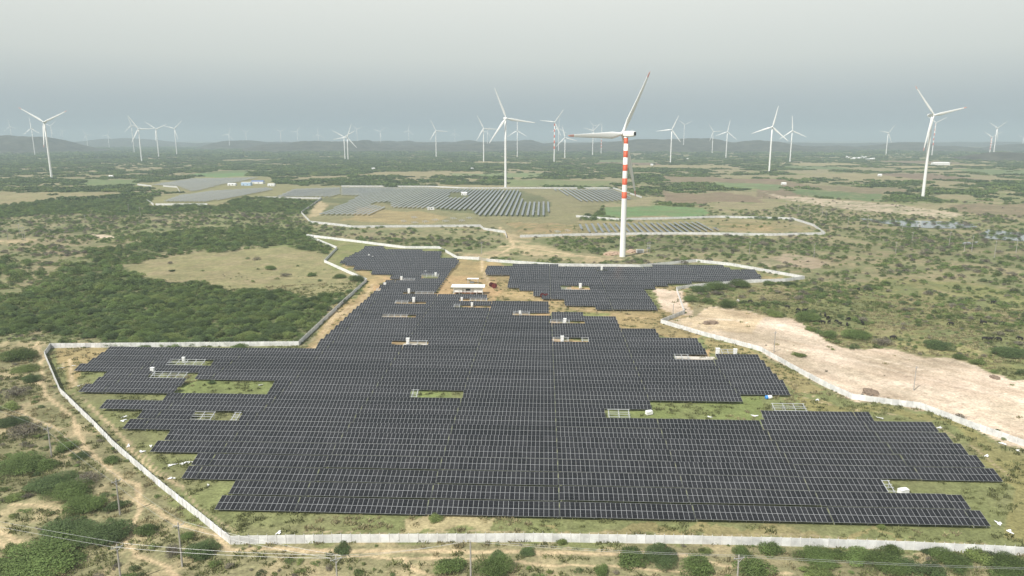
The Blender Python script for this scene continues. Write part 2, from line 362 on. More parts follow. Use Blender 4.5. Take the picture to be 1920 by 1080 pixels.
# (polygon, colour, strength, shrub density or None to keep, grass density or None)
COVER = [
    # lower left outside the wall: dry ground with shrubs
    ([(X0, 640), (95, 640), (84, 668), (113, 737), (215, 840), (432, 1020), (432, 1200), (X0, 1300)], (0.205, 0.190, 0.105), 0.8, 0.085, 0.8),
    ([(432, 1020), (1000, 1015), (1920, 1041), (X1, 1075), (X1, 1400), (200, 1400)], (0.215, 0.195, 0.11), 0.75, 0.10, 0.8),
    # dense thicket left of the plant
    ([(X0, 640), (0, 627), (60, 618), (110, 628), (115, 640), (330, 641), (520, 638), (562, 641), (600, 603), (625, 575), (645, 558), (600, 556),
      (520, 548), (430, 541), (380, 538), (330, 525), (260, 512), (228, 500), (215, 488), (140, 496), (100, 515), (60, 540), (0, 555), (X0, 560)], C_SOIL_DARKENED, 1.0, 0.97, 0.1),
    ([(X0, 470), (0, 485), (140, 500), (215, 490), (228, 500), (150, 470), (60, 455), (X0, 440)], C_DRY, 0.5, 0.62, 0.4),
    ([(150, 492), (240, 492), (280, 474), (400, 466), (520, 460), (600, 464), (592, 446), (560, 432), (440, 422), (330, 434), (280, 450), (150, 468)], C_SOIL_DARKENED, 0.9, 0.93, 0.1),
    ([(X0, 425), (0, 415), (200, 400), (420, 395), (565, 402), (580, 420), (560, 432), (440, 424), (300, 436), (120, 450), (X0, 450)], (0.19, 0.185, 0.10), 0.5, 0.78, 0.3),
    ([(X0, 395), (0, 385), (110, 375), (250, 360), (330, 365), (290, 380), (390, 388), (483, 373), (600, 374), (566, 400), (420, 396), (200, 402), (X0, 425)], C_SOIL_DARKENED, 0.9, 0.85, 0.1),
    ([(0, 452), (60, 446), (80, 449), (60, 456), (0, 462), (X0, 465), (X0, 455)], C_SAND, 0.9, 0.05, 0.1),
    ([(160, 441), (195, 438), (215, 442), (180, 446)], C_PALE, 0.8, 0.0, 0.0),
    # round dry field
    ([(228, 500), (290, 483), (360, 476), (450, 468), (540, 463), (600, 470), (612, 490), (655, 512), (676, 527), (640, 553), (600, 556), (530, 549),
      (440, 542), (390, 538), (330, 524), (270, 511)], (0.250, 0.222, 0.116), 0.9, 0.012, 0.7),
    # ground between the two plants
    ([(575, 443), (583, 420), (640, 425), (900, 426), (947, 437), (985, 445), (1547, 441), (1620, 470), (1508, 522), (1305, 489), (1200, 499), (913, 488), (857, 484), (823, 464), (697, 456)], C_DRY, 0.75, 0.25, 0.6),
    ([(800, 446), (900, 452), (905, 462), (870, 466), (810, 462), (700, 455), (680, 448)], C_SOIL_DARKENED, 0.8, 0.75, 0.1),
    ([(985, 448), (1100, 443), (1280, 443), (1460, 448), (1640, 455), (1640, 470), (1500, 478), (1420, 474), (1280, 472), (1120, 476), (1040, 466)], C_SOIL_DARKENED, 0.8, 0.78, 0.1),
    ([(1000, 484), (1110, 492), (1200, 498), (1400, 500), (1400, 480), (1200, 478), (1160, 488)], C_DRY, 0.5, 0.45, 0.3),
    ([(850, 482), (905, 470), (962, 457), (938, 428), (955, 424), (990, 442), (985, 455), (1040, 468), (1100, 478), (1168, 486), (1100, 489), (965, 474), (930, 489), (880, 486)], C_SAND, 0.8, 0.05, 0.2),
    ([(1100, 470), (1150, 466), (1215, 470), (1195, 480), (1120, 480)], C_SAND, 0.6, 0.05, 0.1),
    # inside the main wall
    ([p for p in WALL_MAIN[0]] + [p for p in WALL_MAIN[1]], C_OLIVE, 1.0, 0.0, 0.75),
    ([(560, 650), (640, 574), (688, 530), (730, 505), (760, 520), (700, 560), (640, 615), (597, 657)], C_YARD, 0.9, 0.0, 0.3),
    ([(570, 648), (640, 585), (700, 533), (715, 530), (650, 590), (590, 652)], C_SAND, 0.7, 0.0, 0.1),
    ([(608, 493), (632, 468), (580, 445), (697, 459), (830, 468), (640, 495), (690, 528)], (0.18, 0.19, 0.075), 0.9, 0.01, 0.6),
    ([(640, 497), (660, 497), (700, 513), (735, 516), (715, 540), (690, 530), (655, 515)], C_YARD, 0.9, 0.0, 0.3),
    ([(815, 555), (862, 490), (898, 488), (913, 491), (960, 500), (1000, 540), (1050, 560), (1120, 578), (1240, 582), (1270, 545), (1283, 588), (1240, 605), (1320, 632), (1240, 634), (1160, 615), (1030, 588), (915, 560)], C_YARD, 0.95, 0.0, 0.35),
    ([(818, 553), (840, 530), (850, 518), (880, 522), (912, 520), (940, 548), (930, 558), (850, 556)], C_DIRT, 0.8, 0.0, 0.1),
    ([(1040, 578), (1120, 580), (1150, 588), (1060, 586)], C_LUSH, 0.8, 0.0, 0.5),
    ([(1206, 540), (1500, 524), (1305, 492), (1440, 515), (1250, 545), (1235, 580)], C_YARD, 0.8, 0.0, 0.2),
    ([(1320, 634), (1425, 660), (1485, 694), (1549, 728), (1500, 740), (1450, 690), (1344, 666)], C_YARD, 0.6, 0.0, 0.5),
    ([(1225, 755), (1440, 740), (1440, 795), (1130, 790), (1130, 766)], C_LUSH, 0.9, 0.0, 0.5),
    ([(765, 730), (865, 730), (865, 750), (765, 750)], C_LUSH, 0.9, 0.0, 0.5),
    ([(340, 710), (520, 710), (510, 745), (340, 745)], C_LUSH, 0.7, 0.0, 0.5),
    ([(1500, 745), (1600, 752), (1760, 778), (1920, 845), (1920, 1010), (1870, 990), (1890, 900), (1760, 790), (1640, 770), (1520, 770)], (0.225, 0.20, 0.085), 0.9, 0.0, 0.7),
    ([(780, 968), (920, 968), (900, 995), (780, 995)], C_SAND, 0.55, 0.0, 0.2),
    ([(1000, 985), (1250, 988), (1500, 990), (1700, 1000), (1500, 1012), (1100, 1004)], C_YARD, 0.5, 0.0, 0.5),
    ([(100, 655), (290, 655), (210, 660), (170, 690), (145, 720), (130, 740), (120, 700)], C_YARD, 0.8, 0.0, 0.4),
    ([(729, 635), (805, 635), (805, 650), (729, 650)], C_DIRT, 0.9, 0.0, 0.1),
    ([(713, 586), (781, 586), (781, 599), (713, 599)], C_DIRT, 0.9, 0.0, 0.1),
    ([(737, 560), (800, 560), (800, 571), (737, 571)], C_DIRT, 0.9, 0.0, 0.1),
    ([(847, 569), (914, 569), (914, 581), (847, 581)], C_DIRT, 0.9, 0.0, 0.1),
    ([(859, 559), (918, 559), (918, 569), (859, 569)], C_DIRT, 0.9, 0.0, 0.1),
    ([(958, 584), (1033, 584), (1033, 597), (958, 597)], C_DIRT, 0.9, 0.0, 0.1),
    ([(1028, 600), (1100, 600), (1100, 613), (1028, 613)], C_DIRT, 0.9, 0.0, 0.1),
    ([(1031, 632), (1109, 632), (1109, 647), (1031, 647)], C_DIRT, 0.9, 0.0, 0.1),
    ([(1261, 661), (1347, 661), (1347, 678), (1261, 678)], C_DIRT, 0.9, 0.0, 0.1),
    ([(752, 545), (815, 545), (815, 555), (752, 555)], C_DIRT, 0.9, 0.0, 0.1),
    ([(732, 519), (781, 519), (781, 530), (732, 530)], C_DIRT, 0.9, 0.0, 0.1),
    ([(703, 536), (763, 536), (763, 549), (703, 549)], C_DIRT, 0.9, 0.0, 0.1),
    ([(1049, 534), (1108, 534), (1108, 548), (1049, 548)], C_DIRT, 0.9, 0.0, 0.1),
    # sand flat on the right
    ([(1206, 546), (1266, 546), (1282, 590), (1340, 578), (1420, 586), (1500, 602), (1540, 626), (1560, 641), (1640, 651), (1700, 662), (1760, 670),
      (1850, 692), (1920, 702), (2200, 760), (2200, 940), (2010, 868), (1920, 833), (1822, 798), (1725, 761), (1597, 744), (1549, 722), (1485, 688), (1425, 654), (1320, 626), (1243, 603), (1282, 590), (1240, 585)], C_PALE, 1.0, 0.004, 0.004),
    ([(1284, 590), (1340, 579), (1440, 590), (1400, 625), (1330, 625), (1250, 604)], C_SAND, 0.8, 0.004, 0.02),
    ([(1560, 725), (1640, 738), (1760, 770), (1640, 755)], C_PINK, 0.6, 0.01, 0.02),
    # cattle pasture right
    ([(1284, 562), (1296, 540), (1510, 526), (1700, 520), (1920, 540), (2250, 560), (2250, 780), (1920, 700), (1850, 690), (1700, 658), (1560, 640), (1500, 600), (1420, 585), (1340, 576)], (0.185, 0.185, 0.072), 0.95, 0.40, 0.8),
    ([(1420, 575), (1560, 590), (1700, 625), (1850, 660), (1850, 685), (1700, 655), (1560, 632), (1500, 600)], (0.21, 0.205, 0.085), 0.8, 0.10, 0.8),
    # right, behind the plant
    ([(1340, 405), (1500, 385), (1700, 395), (2300, 400), (2300, 560), (1920, 542), (1700, 521), (1510, 524), (1400, 500), (1400, 480), (1560, 470), (1640, 455), (1560, 440), (1530, 424), (1490, 410)], (0.235, 0.205, 0.115), 0.7, 0.42, 0.5),
    ([(1560, 425), (1700, 430), (1900, 455), (1960, 500), (1760, 490), (1640, 460)], (0.16, 0.16, 0.08), 0.7, 0.6, 0.4),
    ([(1410, 485), (1500, 478), (1560, 490), (1540, 505), (1440, 500)], C_PINK, 0.7, 0.05, 0.2),
    ([(1420, 357), (1480, 368), (1613, 376), (1713, 386), (1805, 404), (1763, 408), (1663, 398), (1563, 388), (1480, 374)], C_PALE, 0.85, 0.06, 0.0),
    # fields
    ([(1113, 386), (1300, 388), (1332, 400), (1280, 407), (1117, 405)], C_CROP, 1.0, 0.0, 0.0),
    ([(1083, 380), (1112, 384), (1116, 405), (1085, 406)], C_SOIL_DARKENED, 0.9, 1.0, 0.0),
    ([(1230, 363), (1380, 362), (1430, 379), (1250, 381)], C_BROWN, 1.0, 0.0, 0.0),
    ([(1750, 384), (1930, 380), (2100, 390), (2100, 405), (1800, 400)], C_BROWN, 1.0, 0.01, 0.0),
    ([(1467, 347), (1680, 350), (1750, 363), (1590, 361)], C_BROWN, 0.9, 0.01, 0.0),
    ([(1495, 354), (1645, 362), (1660, 376), (1520, 368)], (0.10, 0.15, 0.065), 1.0, 0.02, 0.0),
    ([(1350, 343), (1480, 346), (1470, 356), (1350, 354)], C_CROP, 0.8, 0.0, 0.0),
    ([(1235, 332), (1340, 331), (1400, 340), (1250, 343)], C_BROWN, 0.9, 0.0, 0.0),
    ([(345, 327), (460, 324), (465, 331), (350, 332)], C_CROP, 1.0, 0.0, 0.0),
    ([(130, 336), (280, 334), (270, 345), (150, 350)], (0.13, 0.17, 0.075), 0.9, 0.0, 0.0),
    ([(560, 331), (640, 330), (640, 336), (565, 336)], C_DRY, 0.8, 0.0, 0.0),
    ([(860, 325), (1010, 323), (1000, 333), (870, 331)], C_CROP, 0.6, 0.05, 0.0),
    ([(940, 336), (1140, 337), (1140, 348), (960, 350)], (0.15, 0.18, 0.08), 0.8, 0.0, 0.0),
    # ground of the far solar fields
    ([(565, 402), (605, 372), (550, 352), (803, 349), (873, 352), (1150, 352), (1205, 371), (1110, 382), (1085, 408), (1060, 430), (985, 442), (950, 436), (905, 428), (660, 427), (583, 418)], (0.20, 0.185, 0.10), 0.95, 0.0, 0.1),
    ([(640, 352), (975, 356), (1030, 380), (1020, 406), (896, 405), (820, 392), (720, 378), (640, 402), (597, 402), (640, 382), (520, 369), (555, 354)], (0.115, 0.125, 0.062), 0.95, 0.0, 0.0),  # greener soil, with the shade between the rows put into its colour
    ([(1037, 355), (1148, 354), (1188, 373), (1107, 380)], (0.17, 0.165, 0.09), 0.9, 0.0, 0.0),
    ([(660, 388), (760, 394), (860, 408), (800, 420), (640, 415)], C_YARD, 0.6, 0.0, 0.1),
    ([(573, 405), (600, 376), (625, 385), (600, 405)], C_SAND, 0.6, 0.0, 0.0),
    ([(1080, 409), (1160, 414), (1350, 410), (1487, 413), (1545, 438), (1280, 438), (1130, 440), (985, 443), (960, 435), (1060, 425)], (0.26, 0.22, 0.11), 0.9, 0.06, 0.1),
    ([(940, 414), (1060, 420), (1070, 438), (990, 440)], C_DIRT, 0.55, 0.05, 0.1),
    ([(1370, 422), (1450, 420), (1460, 432), (1380, 432)], C_DIRT, 0.5, 0.05, 0.1),
    ([(258, 346), (360, 332), (490, 330), (520, 345), (660, 350), (660, 372), (505, 371), (460, 370), (385, 386), (290, 385), (300, 370), (340, 360)], (0.21, 0.20, 0.10), 0.95, 0.0, 0.0),
]
PATHS = [  # (points, width in metres, colour)
    ([(70, 640), (80, 672), (76, 705), (82, 735), (112, 762), (150, 803), (155, 830), (190, 868), (232, 898), (258, 908), (264, 940), (300, 962), (345, 985), (400, 1008), (432, 1032), (640, 1032), (1000, 1034), (1300, 1042)], 1.5, C_SAND),
    ([(262, 940), (247, 1000), (235, 1012), (262, 1040), (320, 1062), (350, 1100)], 1.2, C_SAND),
    ([(X0, 960), (0, 990), (50, 1022), (100, 1060), (150, 1100)], 1.2, C_SAND),
    ([(0, 1010), (60, 1060), (100, 1100)], 1.0, C_SAND),
    ([(30, 760), (58, 782), (72, 792), (115, 806)], 1.2, C_SAND),
    ([(20, 945), (60, 945), (110, 950), (160, 952)], 1.0, C_SAND),
    ([(905, 490), (903, 506), (912, 522), (925, 540)], 2.2, C_SAND),
    ([(905, 488), (930, 478), (965, 462), (950, 440), (935, 425)], 3.5, C_SAND),
    ([(965, 462), (1040, 472), (1110, 482), (1165, 487)], 3.0, C_SAND),
    ([(130, 672), (133, 700), (138, 725)], 1.2, C_SAND),
    ([(165, 760), (210, 800), (250, 850), (310, 900), (340, 915)], 1.0, C_SAND),
    ([(640, 1040), (760, 1046), (880, 1044), (1050, 1058), (1300, 1070)], 0.9, C_SAND),
    ([(750, 1044), (810, 1080), (850, 1110)], 0.9, C_SAND),
    ([(1280, 1040), (1350, 1058), (1480, 1075)], 1.1, C_SAND),
    ([(230, 480), (300, 474), (420, 466), (560, 460)], 2.0, (0.24, 0.20, 0.13)),
]
PATHS += [([(1290, 604), (1400, 628), (1520, 668), (1650, 712), (1790, 752), (1960, 815)], 0.7, (0.44, 0.35, 0.26)), ([(1290, 607), (1400, 631.5), (1520, 672), (1650, 717), (1790, 758), (1960, 823)], 0.7, (0.44, 0.35, 0.26)),
          ([(1270, 595), (1380, 600), (1500, 625), (1620, 668), (1760, 700), (1960, 760)], 0.9, (0.66, 0.55, 0.43)), ([(1230, 560), (1255, 580), (1290, 604)], 1.2, (0.50, 0.40, 0.28))]
PATHS += [([(560, 1000), (800, 996), (1100, 998), (1500, 1006), (1850, 1018)], 0.55, (0.33, 0.27, 0.165)), ([(560, 1006), (800, 1002), (1100, 1004), (1500, 1012), (1850, 1025)], 0.55, (0.33, 0.27, 0.165)),
          ([(575, 652), (625, 606), (665, 566), (705, 530), (725, 515)], 0.7, (0.30, 0.21, 0.12)), ([(583, 653), (633, 607), (673, 567), (712, 531), (731, 516)], 0.7, (0.30, 0.21, 0.12)),
          ([(118, 680), (135, 735), (215, 808), (290, 872), (372, 945), (440, 1000)], 0.6, (0.33, 0.27, 0.165)), ([(1500, 742), (1560, 760), (1660, 775), (1740, 790), (1830, 840), (1900, 900)], 0.6, (0.36, 0.29, 0.18)),
          ([(1340, 660), (1440, 690), (1500, 730), (1560, 760)], 0.6, (0.40, 0.31, 0.19)), ([(940, 552), (1000, 560), (1050, 575), (1150, 588), (1240, 600)], 1.3, (0.42, 0.31, 0.18))]
PATHS_W = [([tuple(P(*q))[:2] for q in pts], w, c) for pts, w, c in PATHS]


def cover(wx, wy, jit=True):
    """albedo, shrub density and grass density of the ground at world points"""
    wx = np.asarray(wx, float); wy = np.asarray(wy, float)
    r = np.hypot(wx, wy)
    a = np.clip(r * 0.010, 1.0, 40.0)
    jx = (fbm(wx / (6 * a / 1.5), wy / (6 * a / 1.5), 5) - 0.5) * 6.0 * a
    jy = (fbm(wx / (6 * a / 1.5), wy / (6 * a / 1.5), 41) - 0.5) * 8.0 * a
    px, py = proj(wx + jx, wy + jy, 0 * wx)
    qx, qy = proj(wx, wy, 0 * wx)
    px = np.nan_to_num(px, nan=-9e5); py = np.nan_to_num(py, nan=9e5)
    n1 = fbm(wx / 70, wy / 70, 1); n2 = fbm(wx / 14, wy / 14, 2); n3 = fbm(wx / 4.0, wy / 4.0, 3, 3); n4 = fbm(wx / 500, wy / 420, 4)
    col = np.array(C_DRY)[None, :] * np.ones((wx.size, 1))
    g = sstep(0.40, 0.66, n1 * 0.6 + n2 * 0.4)[:, None]
    col = col * (1 - g) + np.array(C_OLIVE)[None] * g
    # default scrub mosaic, more open towards the right
    rightness = sstep(900, 1500, px)
    dens = sstep(0.40, 0.60, n1 * 0.65 + n4 * 0.35 + 0.10 * (1 - rightness) - 0.03 * rightness) * 0.85
    grass = np.full(wx.size, 0.4)
    # far farmland: hedged parcels
    ca, sa = math.cos(0.12), math.sin(0.12)
    ux = wx * ca - wy * sa; uy = wx * sa + wy * ca
    cw = 150.0; chh = 260.0
    iy = np.floor(uy / chh); ix = np.floor((ux + hash2(iy, iy * 0, 9) * 400) / (cw * (0.7 + 1.2 * hash2(iy, iy * 0 + 3, 8))))
    hv = hash2(ix, iy, 77); hk = hash2(ix, iy, 78)
    far = sstep(950, 1200, r) * (1 - sstep(2600, 3600, r))
    share = 0.10 + 0.22 * rightness
    isf = (hv < share) & (far > 0.5)
    fc = np.where((hk < 0.35)[:, None], np.array(C_BROWN)[None], np.where((hk < 0.6)[:, None], np.array((0.14, 0.17, 0.08))[None], np.array((0.26, 0.225, 0.125))[None]))
    col = np.where(isf[:, None], fc, col)
    dens = np.where(isf, 0.02, dens)
    fs = (r > 2300)
    dens = np.where(fs & ~isf, np.maximum(dens, 0.5), dens)
    for poly, c, s, d, gr in COVER:
        m = inpoly(px, py, poly)
        if not m.any():
            continue
        k = s * np.clip(0.75 + 0.9 * (n2 - 0.35), 0.15, 1.0)
        col[m] = col[m] * (1 - k[m, None]) + np.array(c)[None] * k[m, None]
        if d is not None: dens[m] = d
        if gr is not None: grass[m] = gr
    # bare patches in dry ground
    lo = (qy > 640) & (dens > 0.05) & (dens < 0.3)
    b = sstep(0.50, 0.70, n2 * 0.55 + n3 * 0.45) * 0.45 * lo
    col = col * (1 - b[:, None]) + np.array(C_SAND)[None] * b[:, None]
    g2 = sstep(0.50, 0.66, 1 - n2 * 0.5 - n1 * 0.5) * 0.8 * lo
    col = col * (1 - g2[:, None]) + np.array((0.175, 0.170, 0.085))[None] * g2[:, None]
    mo_ = (dens > 0.009) & (dens < 0.8) & (r < 1500) & ~lo
    g3 = sstep(0.42, 0.62, n3 * 0.45 + n2 * 0.55) * np.where(dens < 0.05, 0.35, 0.75) * mo_
    col = col * (1 - g3[:, None]) + np.array((0.135, 0.150, 0.070))[None] * g3[:, None]
    b3 = sstep(0.52, 0.70, 1 - (n3 * 0.5 + n2 * 0.5)) * 0.45 * mo_
    col = col * (1 - b3[:, None]) + np.array((0.30, 0.245, 0.15))[None] * b3[:, None]
    # wind and wheel streaks along the sand flat
    pale = sstep(0.40, 0.47, col[:, 0]) * (r < 700)
    if pale.any():
        al = wx * 0.62 - wy * 0.785; ac = wx * 0.785 + wy * 0.62
        sk = fbm(al / 38, ac / 2.6, 131, 4) - 0.5; sk2 = fbm(al / 22, ac / 9.0, 141, 3) - 0.5
        col = col * (1 + (0.50 * sk + 0.40 * sk2)[:, None] * pale[:, None] * np.array((0.7, 0.85, 1.0))[None])
    near = r < 900
    if near.any():
        for pts, w, c in PATHS_W:
            dm = np.full(wx.size, 1e9)
            jxp = wx + (n3 - 0.5) * 1.6; jyp = wy + (n2 - 0.5) * 3.0
            for (ax, ay), (bx, by) in zip(pts[:-1], pts[1:]):
                dx, dy = bx - ax, by - ay
                t = np.clip(((jxp - ax) * dx + (jyp - ay) * dy) / (dx * dx + dy * dy + 1e-9), 0, 1)
                dm = np.minimum(dm, np.hypot(jxp - ax - t * dx, jyp - ay - t * dy))
            k = 1 - sstep(w * 0.28, w * 0.56, dm)
            k = k * (0.65 + 0.5 * n3).clip(0, 1)
            col = col * (1 - k[:, None]) + np.array(c)[None] * k[:, None]
            dens = np.where(dm < w * 2.0, 0, dens); grass = np.where(dm < w * 0.7, 0, grass)
    mul = 0.74 + 0.26 * n1 + 0.26 * n2 * 1.0
    col = col * mul[:, None]
    return col, dens, grass


# ------------------------------------------------------------------ ground: one sheet out to the horizon
def build_ground():
    rad = [0.0, 30, 60, 90, 105]
    r = 115.0
    while r < 26000:
        rad.append(r)
        r *= 1.0048 if r < 320 else (1.008 if r < 1000 else (1.013 if r < 4500 else 1.05))
    rad = np.array(rad)
    ang = np.concatenate([np.arange(-180, -48, 6.0), np.arange(-48, 48.001, 0.21), np.arange(54, 180, 6.0)])
    na, nr = len(ang), len(rad)
    A, Rr = np.meshgrid(np.radians(ang), rad[1:])
    x = np.concatenate([[0.0], (np.sin(A) * Rr).ravel()])
    y = np.concatenate([[0.0], (np.cos(A) * Rr).ravel()])
    r = np.hypot(x, y)
    z = (fbm(x / 9, y / 9, 91, 3) - 0.5) * 0.5 * np.clip(r / 400, 0.3, 1.2)
    z += (fbm(x / 160, y / 160, 92, 3) - 0.5) * 10.0 * sstep(1100, 2600, r)
    z -= 0.08
    col, _, _ = cover(x, y)
    verts = np.stack([x, y, z], 1)
    faces = []
    idx = np.arange((nr - 1) * na).reshape(nr - 1, na) + 1
    a = idx[:-1, :]; b = np.roll(idx, -1, 1)[:-1, :]; c = np.roll(idx, -1, 1)[1:, :]; d = idx[1:, :]
    quads = np.stack([a, d, c, b], -1).reshape(-1, 4)
    tris = np.stack([np.zeros(na, int), idx[0], np.roll(idx[0], -1)], -1)
    me = bpy.data.meshes.new('ground')
    nv = len(verts); nq = len(quads); ntr = len(tris)
    me.vertices.add(nv); me.vertices.foreach_set('co', verts.ravel())
    me.loops.add(nq * 4 + ntr * 3)
    me.loops.foreach_set('vertex_index', np.concatenate([quads.ravel(), tris[:, [0, 2, 1]].ravel()]))
    me.polygons.add(nq + ntr)
    ls = np.concatenate([np.arange(nq) * 4, nq * 4 + np.arange(ntr) * 3])
    me.polygons.foreach_set('loop_start', ls)
    me.polygons.foreach_set('use_smooth', np.ones(nq + ntr, bool))
    me.update(calc_edges=True)
    at = me.color_attributes.new('cover', 'FLOAT_COLOR', 'POINT')
    at.data.foreach_set('color', np.concatenate([col, np.ones((nv, 1))], 1).ravel())
    m = bpy.data.materials.new('soil_and_grass')
    m.use_nodes = True
    t = m.node_tree; b = t.nodes['Principled BSDF']
    b.inputs['Roughness'].default_value = 0.95; b.inputs['Specular IOR Level'].default_value = 0.1
    ca = t.nodes.new('ShaderNodeVertexColor'); ca.layer_name = 'cover'
    ge = t.nodes.new('ShaderNodeNewGeometry')
    val = None
    for sc_, lo, hi in ((1.3, 0.70, 1.30), (0.28, 0.78, 1.22), (0.045, 0.85, 1.15)):
        nz = t.nodes.new('ShaderNodeTexNoise'); nz.inputs['Scale'].default_value = sc_; nz.inputs['Detail'].default_value = 3; nz.inputs['Roughness'].default_value = 0.7
        t.links.new(ge.outputs['Position'], nz.inputs['Vector'])
        mr = t.nodes.new('ShaderNodeMapRange')
        mr.inputs['From Min'].default_value = 0.3; mr.inputs['From Max'].default_value = 0.7
        mr.inputs['To Min'].default_value = lo; mr.inputs['To Max'].default_value = hi
        t.links.new(nz.outputs[0], mr.inputs['Value'])
        if val is None:
            val = mr.outputs[0]
            bp = t.nodes.new('ShaderNodeBump'); bp.inputs['Strength'].default_value = 0.6; bp.inputs['Distance'].default_value = 0.25
            t.links.new(nz.outputs[0], bp.inputs['Height']); t.links.new(bp.outputs[0], b.inputs['Normal'])
        else:
            mm = t.nodes.new('ShaderNodeMath'); mm.operation = 'MULTIPLY'
            t.links.new(val, mm.inputs[0]); t.links.new(mr.outputs[0], mm.inputs[1]); val = mm.outputs[0]
    vm = t.nodes.new('ShaderNodeVectorMath'); vm.operation = 'SCALE'
    t.links.new(ca.outputs[0], vm.inputs[0]); t.links.new(val, vm.inputs['Scale'])
    t.links.new(vm.outputs[0], b.inputs['Base Color'])
    me.materials.append(m)
    o = obj('ground', me)
    tag(o, 'dry sandy ground with grass, bare earth and farm fields out to the hills', None, None, 'structure')


build_ground()


# ------------------------------------------------------------------ hills on the skyline
def hill(name, dist, prof, depth, label, seed, rough=1.0):
    xs = np.array([p[0] for p in prof], float); ys = np.array([p[1] for p in prof], float)
    nx, ny = max(60, int((xs[-1] - xs[0]) / 5)), 34
    X = np.linspace(xs[0], xs[-1], nx)
    top = np.interp(X, xs, ys)
    top = top + (fbm(X / 34.0, X * 0 + seed * 1.7, seed + 40, 4) - 0.5) * 5.0 * rough
    hz = H - (top - 258.0) / F * dist
    wx = (X - 960) / F * dist
    T = np.linspace(-1, 1, ny)
    GX, GT = np.meshgrid(wx, T)
    HZ = np.tile(hz, (ny, 1))
    off = (fbm(GX / 900, GX * 0 + seed, seed) - 0.5) * depth * 0.6
    GY = dist + GT * depth + off
    shape = np.clip(1 - np.abs(GT) ** 1.6, 0, 1)
    nn = fbm(GX / 160, GY / 160, seed + 3, 5) - 0.5
    rid = np.abs(fbm(GX / 260, GY / 260, seed + 9, 4) - 0.5)
    Z = HZ * shape * (1 + 0.35 * nn * (1 - shape * 0.7)) - rid * 60 * rough * shape * (1 - shape) * 2 + nn * 8 * rough * (shape > 0.02) * (HZ > 8) - 3
    edge = np.minimum(1, np.minimum(np.arange(nx), np.arange(nx)[::-1]) / 6.0)
    Z = Z * edge[None, :] - 3 * (1 - edge[None, :])
    vs = np.stack([GX, GY, Z], -1).reshape(-1, 3)
    i = np.arange(nx * ny).reshape(ny, nx)
    fs = np.stack([i[:-1, :-1], i[:-1, 1:], i[1:, 1:], i[1:, :-1]], -1).reshape(-1, 4)
    me = bpy.data.meshes.new(name)
    me.from_pydata(vs.tolist(), [], fs.tolist())
    me.polygons.foreach_set('use_smooth', [True] * len(fs))
    me.materials.append(M_HILL)
    o = obj(name, me)
    tag(o, label, None, None, 'structure')


M_HILL = mat('scrub_covered_hill', (0.066, 0.064, 0.046), 0.95, 0.1, var=0.55, vscale=0.018)
hill('hill', 7600, [(-900, 268), (-300, 262), (120, 270), (190, 262), (240, 257.5), (290, 261), (335, 267), (420, 268), (520, 266), (640, 267), (760, 268), (900, 268), (1300, 266), (1700, 268), (2100, 262), (2700, 266)], 900, 'long pale ridge farthest behind the plain', 3)
hill('hill', 4300, [(-500, 268), (-200, 262), (-60, 270), (0, 264), (25, 258), (50, 254.5), (85, 255.5), (98, 256.5), (113, 255.5), (122, 258.5), (133, 265), (146, 270), (165, 274), (190, 276)], 520, 'flat topped hill behind the turbines at the left edge', 5)
hill('hill', 5600, [(400, 272), (440, 264), (470, 261.5), (500, 265), (560, 266), (620, 265), (700, 262.5), (745, 263.5), (790, 266), (850, 265), (880, 262), (910, 265), (960, 264), (985, 261), (1020, 266), (1060, 268), (1120, 264), (1200, 263), (1290, 262), (1340, 266), (1400, 272)], 620, 'low broken ridge behind the central turbines', 8, 1.4)
hill('hill', 4700, [(470, 278), (510, 270), (560, 266), (600, 265), (660, 264.5), (690, 264), (700, 271), (760, 272), (840, 271), (900, 268), (960, 271), (1050, 273), (1130, 266), (1180, 263), (1230, 261), (1290, 256.5), (1325, 259), (1370, 264), (1410, 261), (1440, 264), (1465, 268), (1495, 276), (1530, 280)], 560, 'brownish rocky ridge behind the tall turbines right of centre', 13, 1.5)
hill('hill', 4900, [(1440, 280), (1490, 275), (1520, 273.5), (1565, 273), (1600, 275), (1640, 272), (1675, 267), (1700, 265), (1730, 269), (1780, 274), (1840, 278), (1880, 271), (1910, 268), (1980, 268), (2100, 276), (2300, 270), (2600, 280)], 560, 'rounded ridge behind the white village on the right', 21, 1.3)
hill('hill', 2750, [(1780, 302), (1815, 293), (1850, 286), (1885, 283), (1930, 284), (2000, 288), (2080, 296), (2150, 304)], 280, 'dark scrubby hill at the right edge, nearer than the ridge', 34, 0.6)

# ------------------------------------------------------------------ ponds
m_water = bpy.data.materials.new('still_water'); m_water.use_nodes = True
_b = m_water.node_tree.nodes['Principled BSDF']
_b.inputs['Base Color'].default_value = (0.16, 0.17, 0.16, 1); _b.inputs['Roughness'].default_value = 0.12; _b.inputs['Specular IOR Level'].default_value = 0.6


def pond(pts, label):
    c = [P(*q) for q in pts]
    out = []
    n = len(c)
    for i in range(n):                                   # ragged shore
        a, b = c[i], c[(i + 1) % n]
        for t in np.linspace(0, 1, 7)[:-1]:
            q = a.lerp(b, t); d = (b - a).normalized()
            s = (random.random() - 0.5) * 0.16 * (b - a).length
            out.append((q.x - d.y * s, q.y + d.x * s, 0.28))
    me = bpy.data.meshes.new('pond'); me.from_pydata(out, [], [tuple(range(len(out)))]); me.materials.append(m_water)
    bm = bmesh.new(); bm.from_mesh(me); bmesh.ops.triangulate(bm, faces=bm.faces[:]); bmesh.ops.recalc_face_normals(bm, faces=bm.faces[:]); bm.to_mesh(me); bm.free()
    tag(obj('pond', me), label, None, None, 'structure')


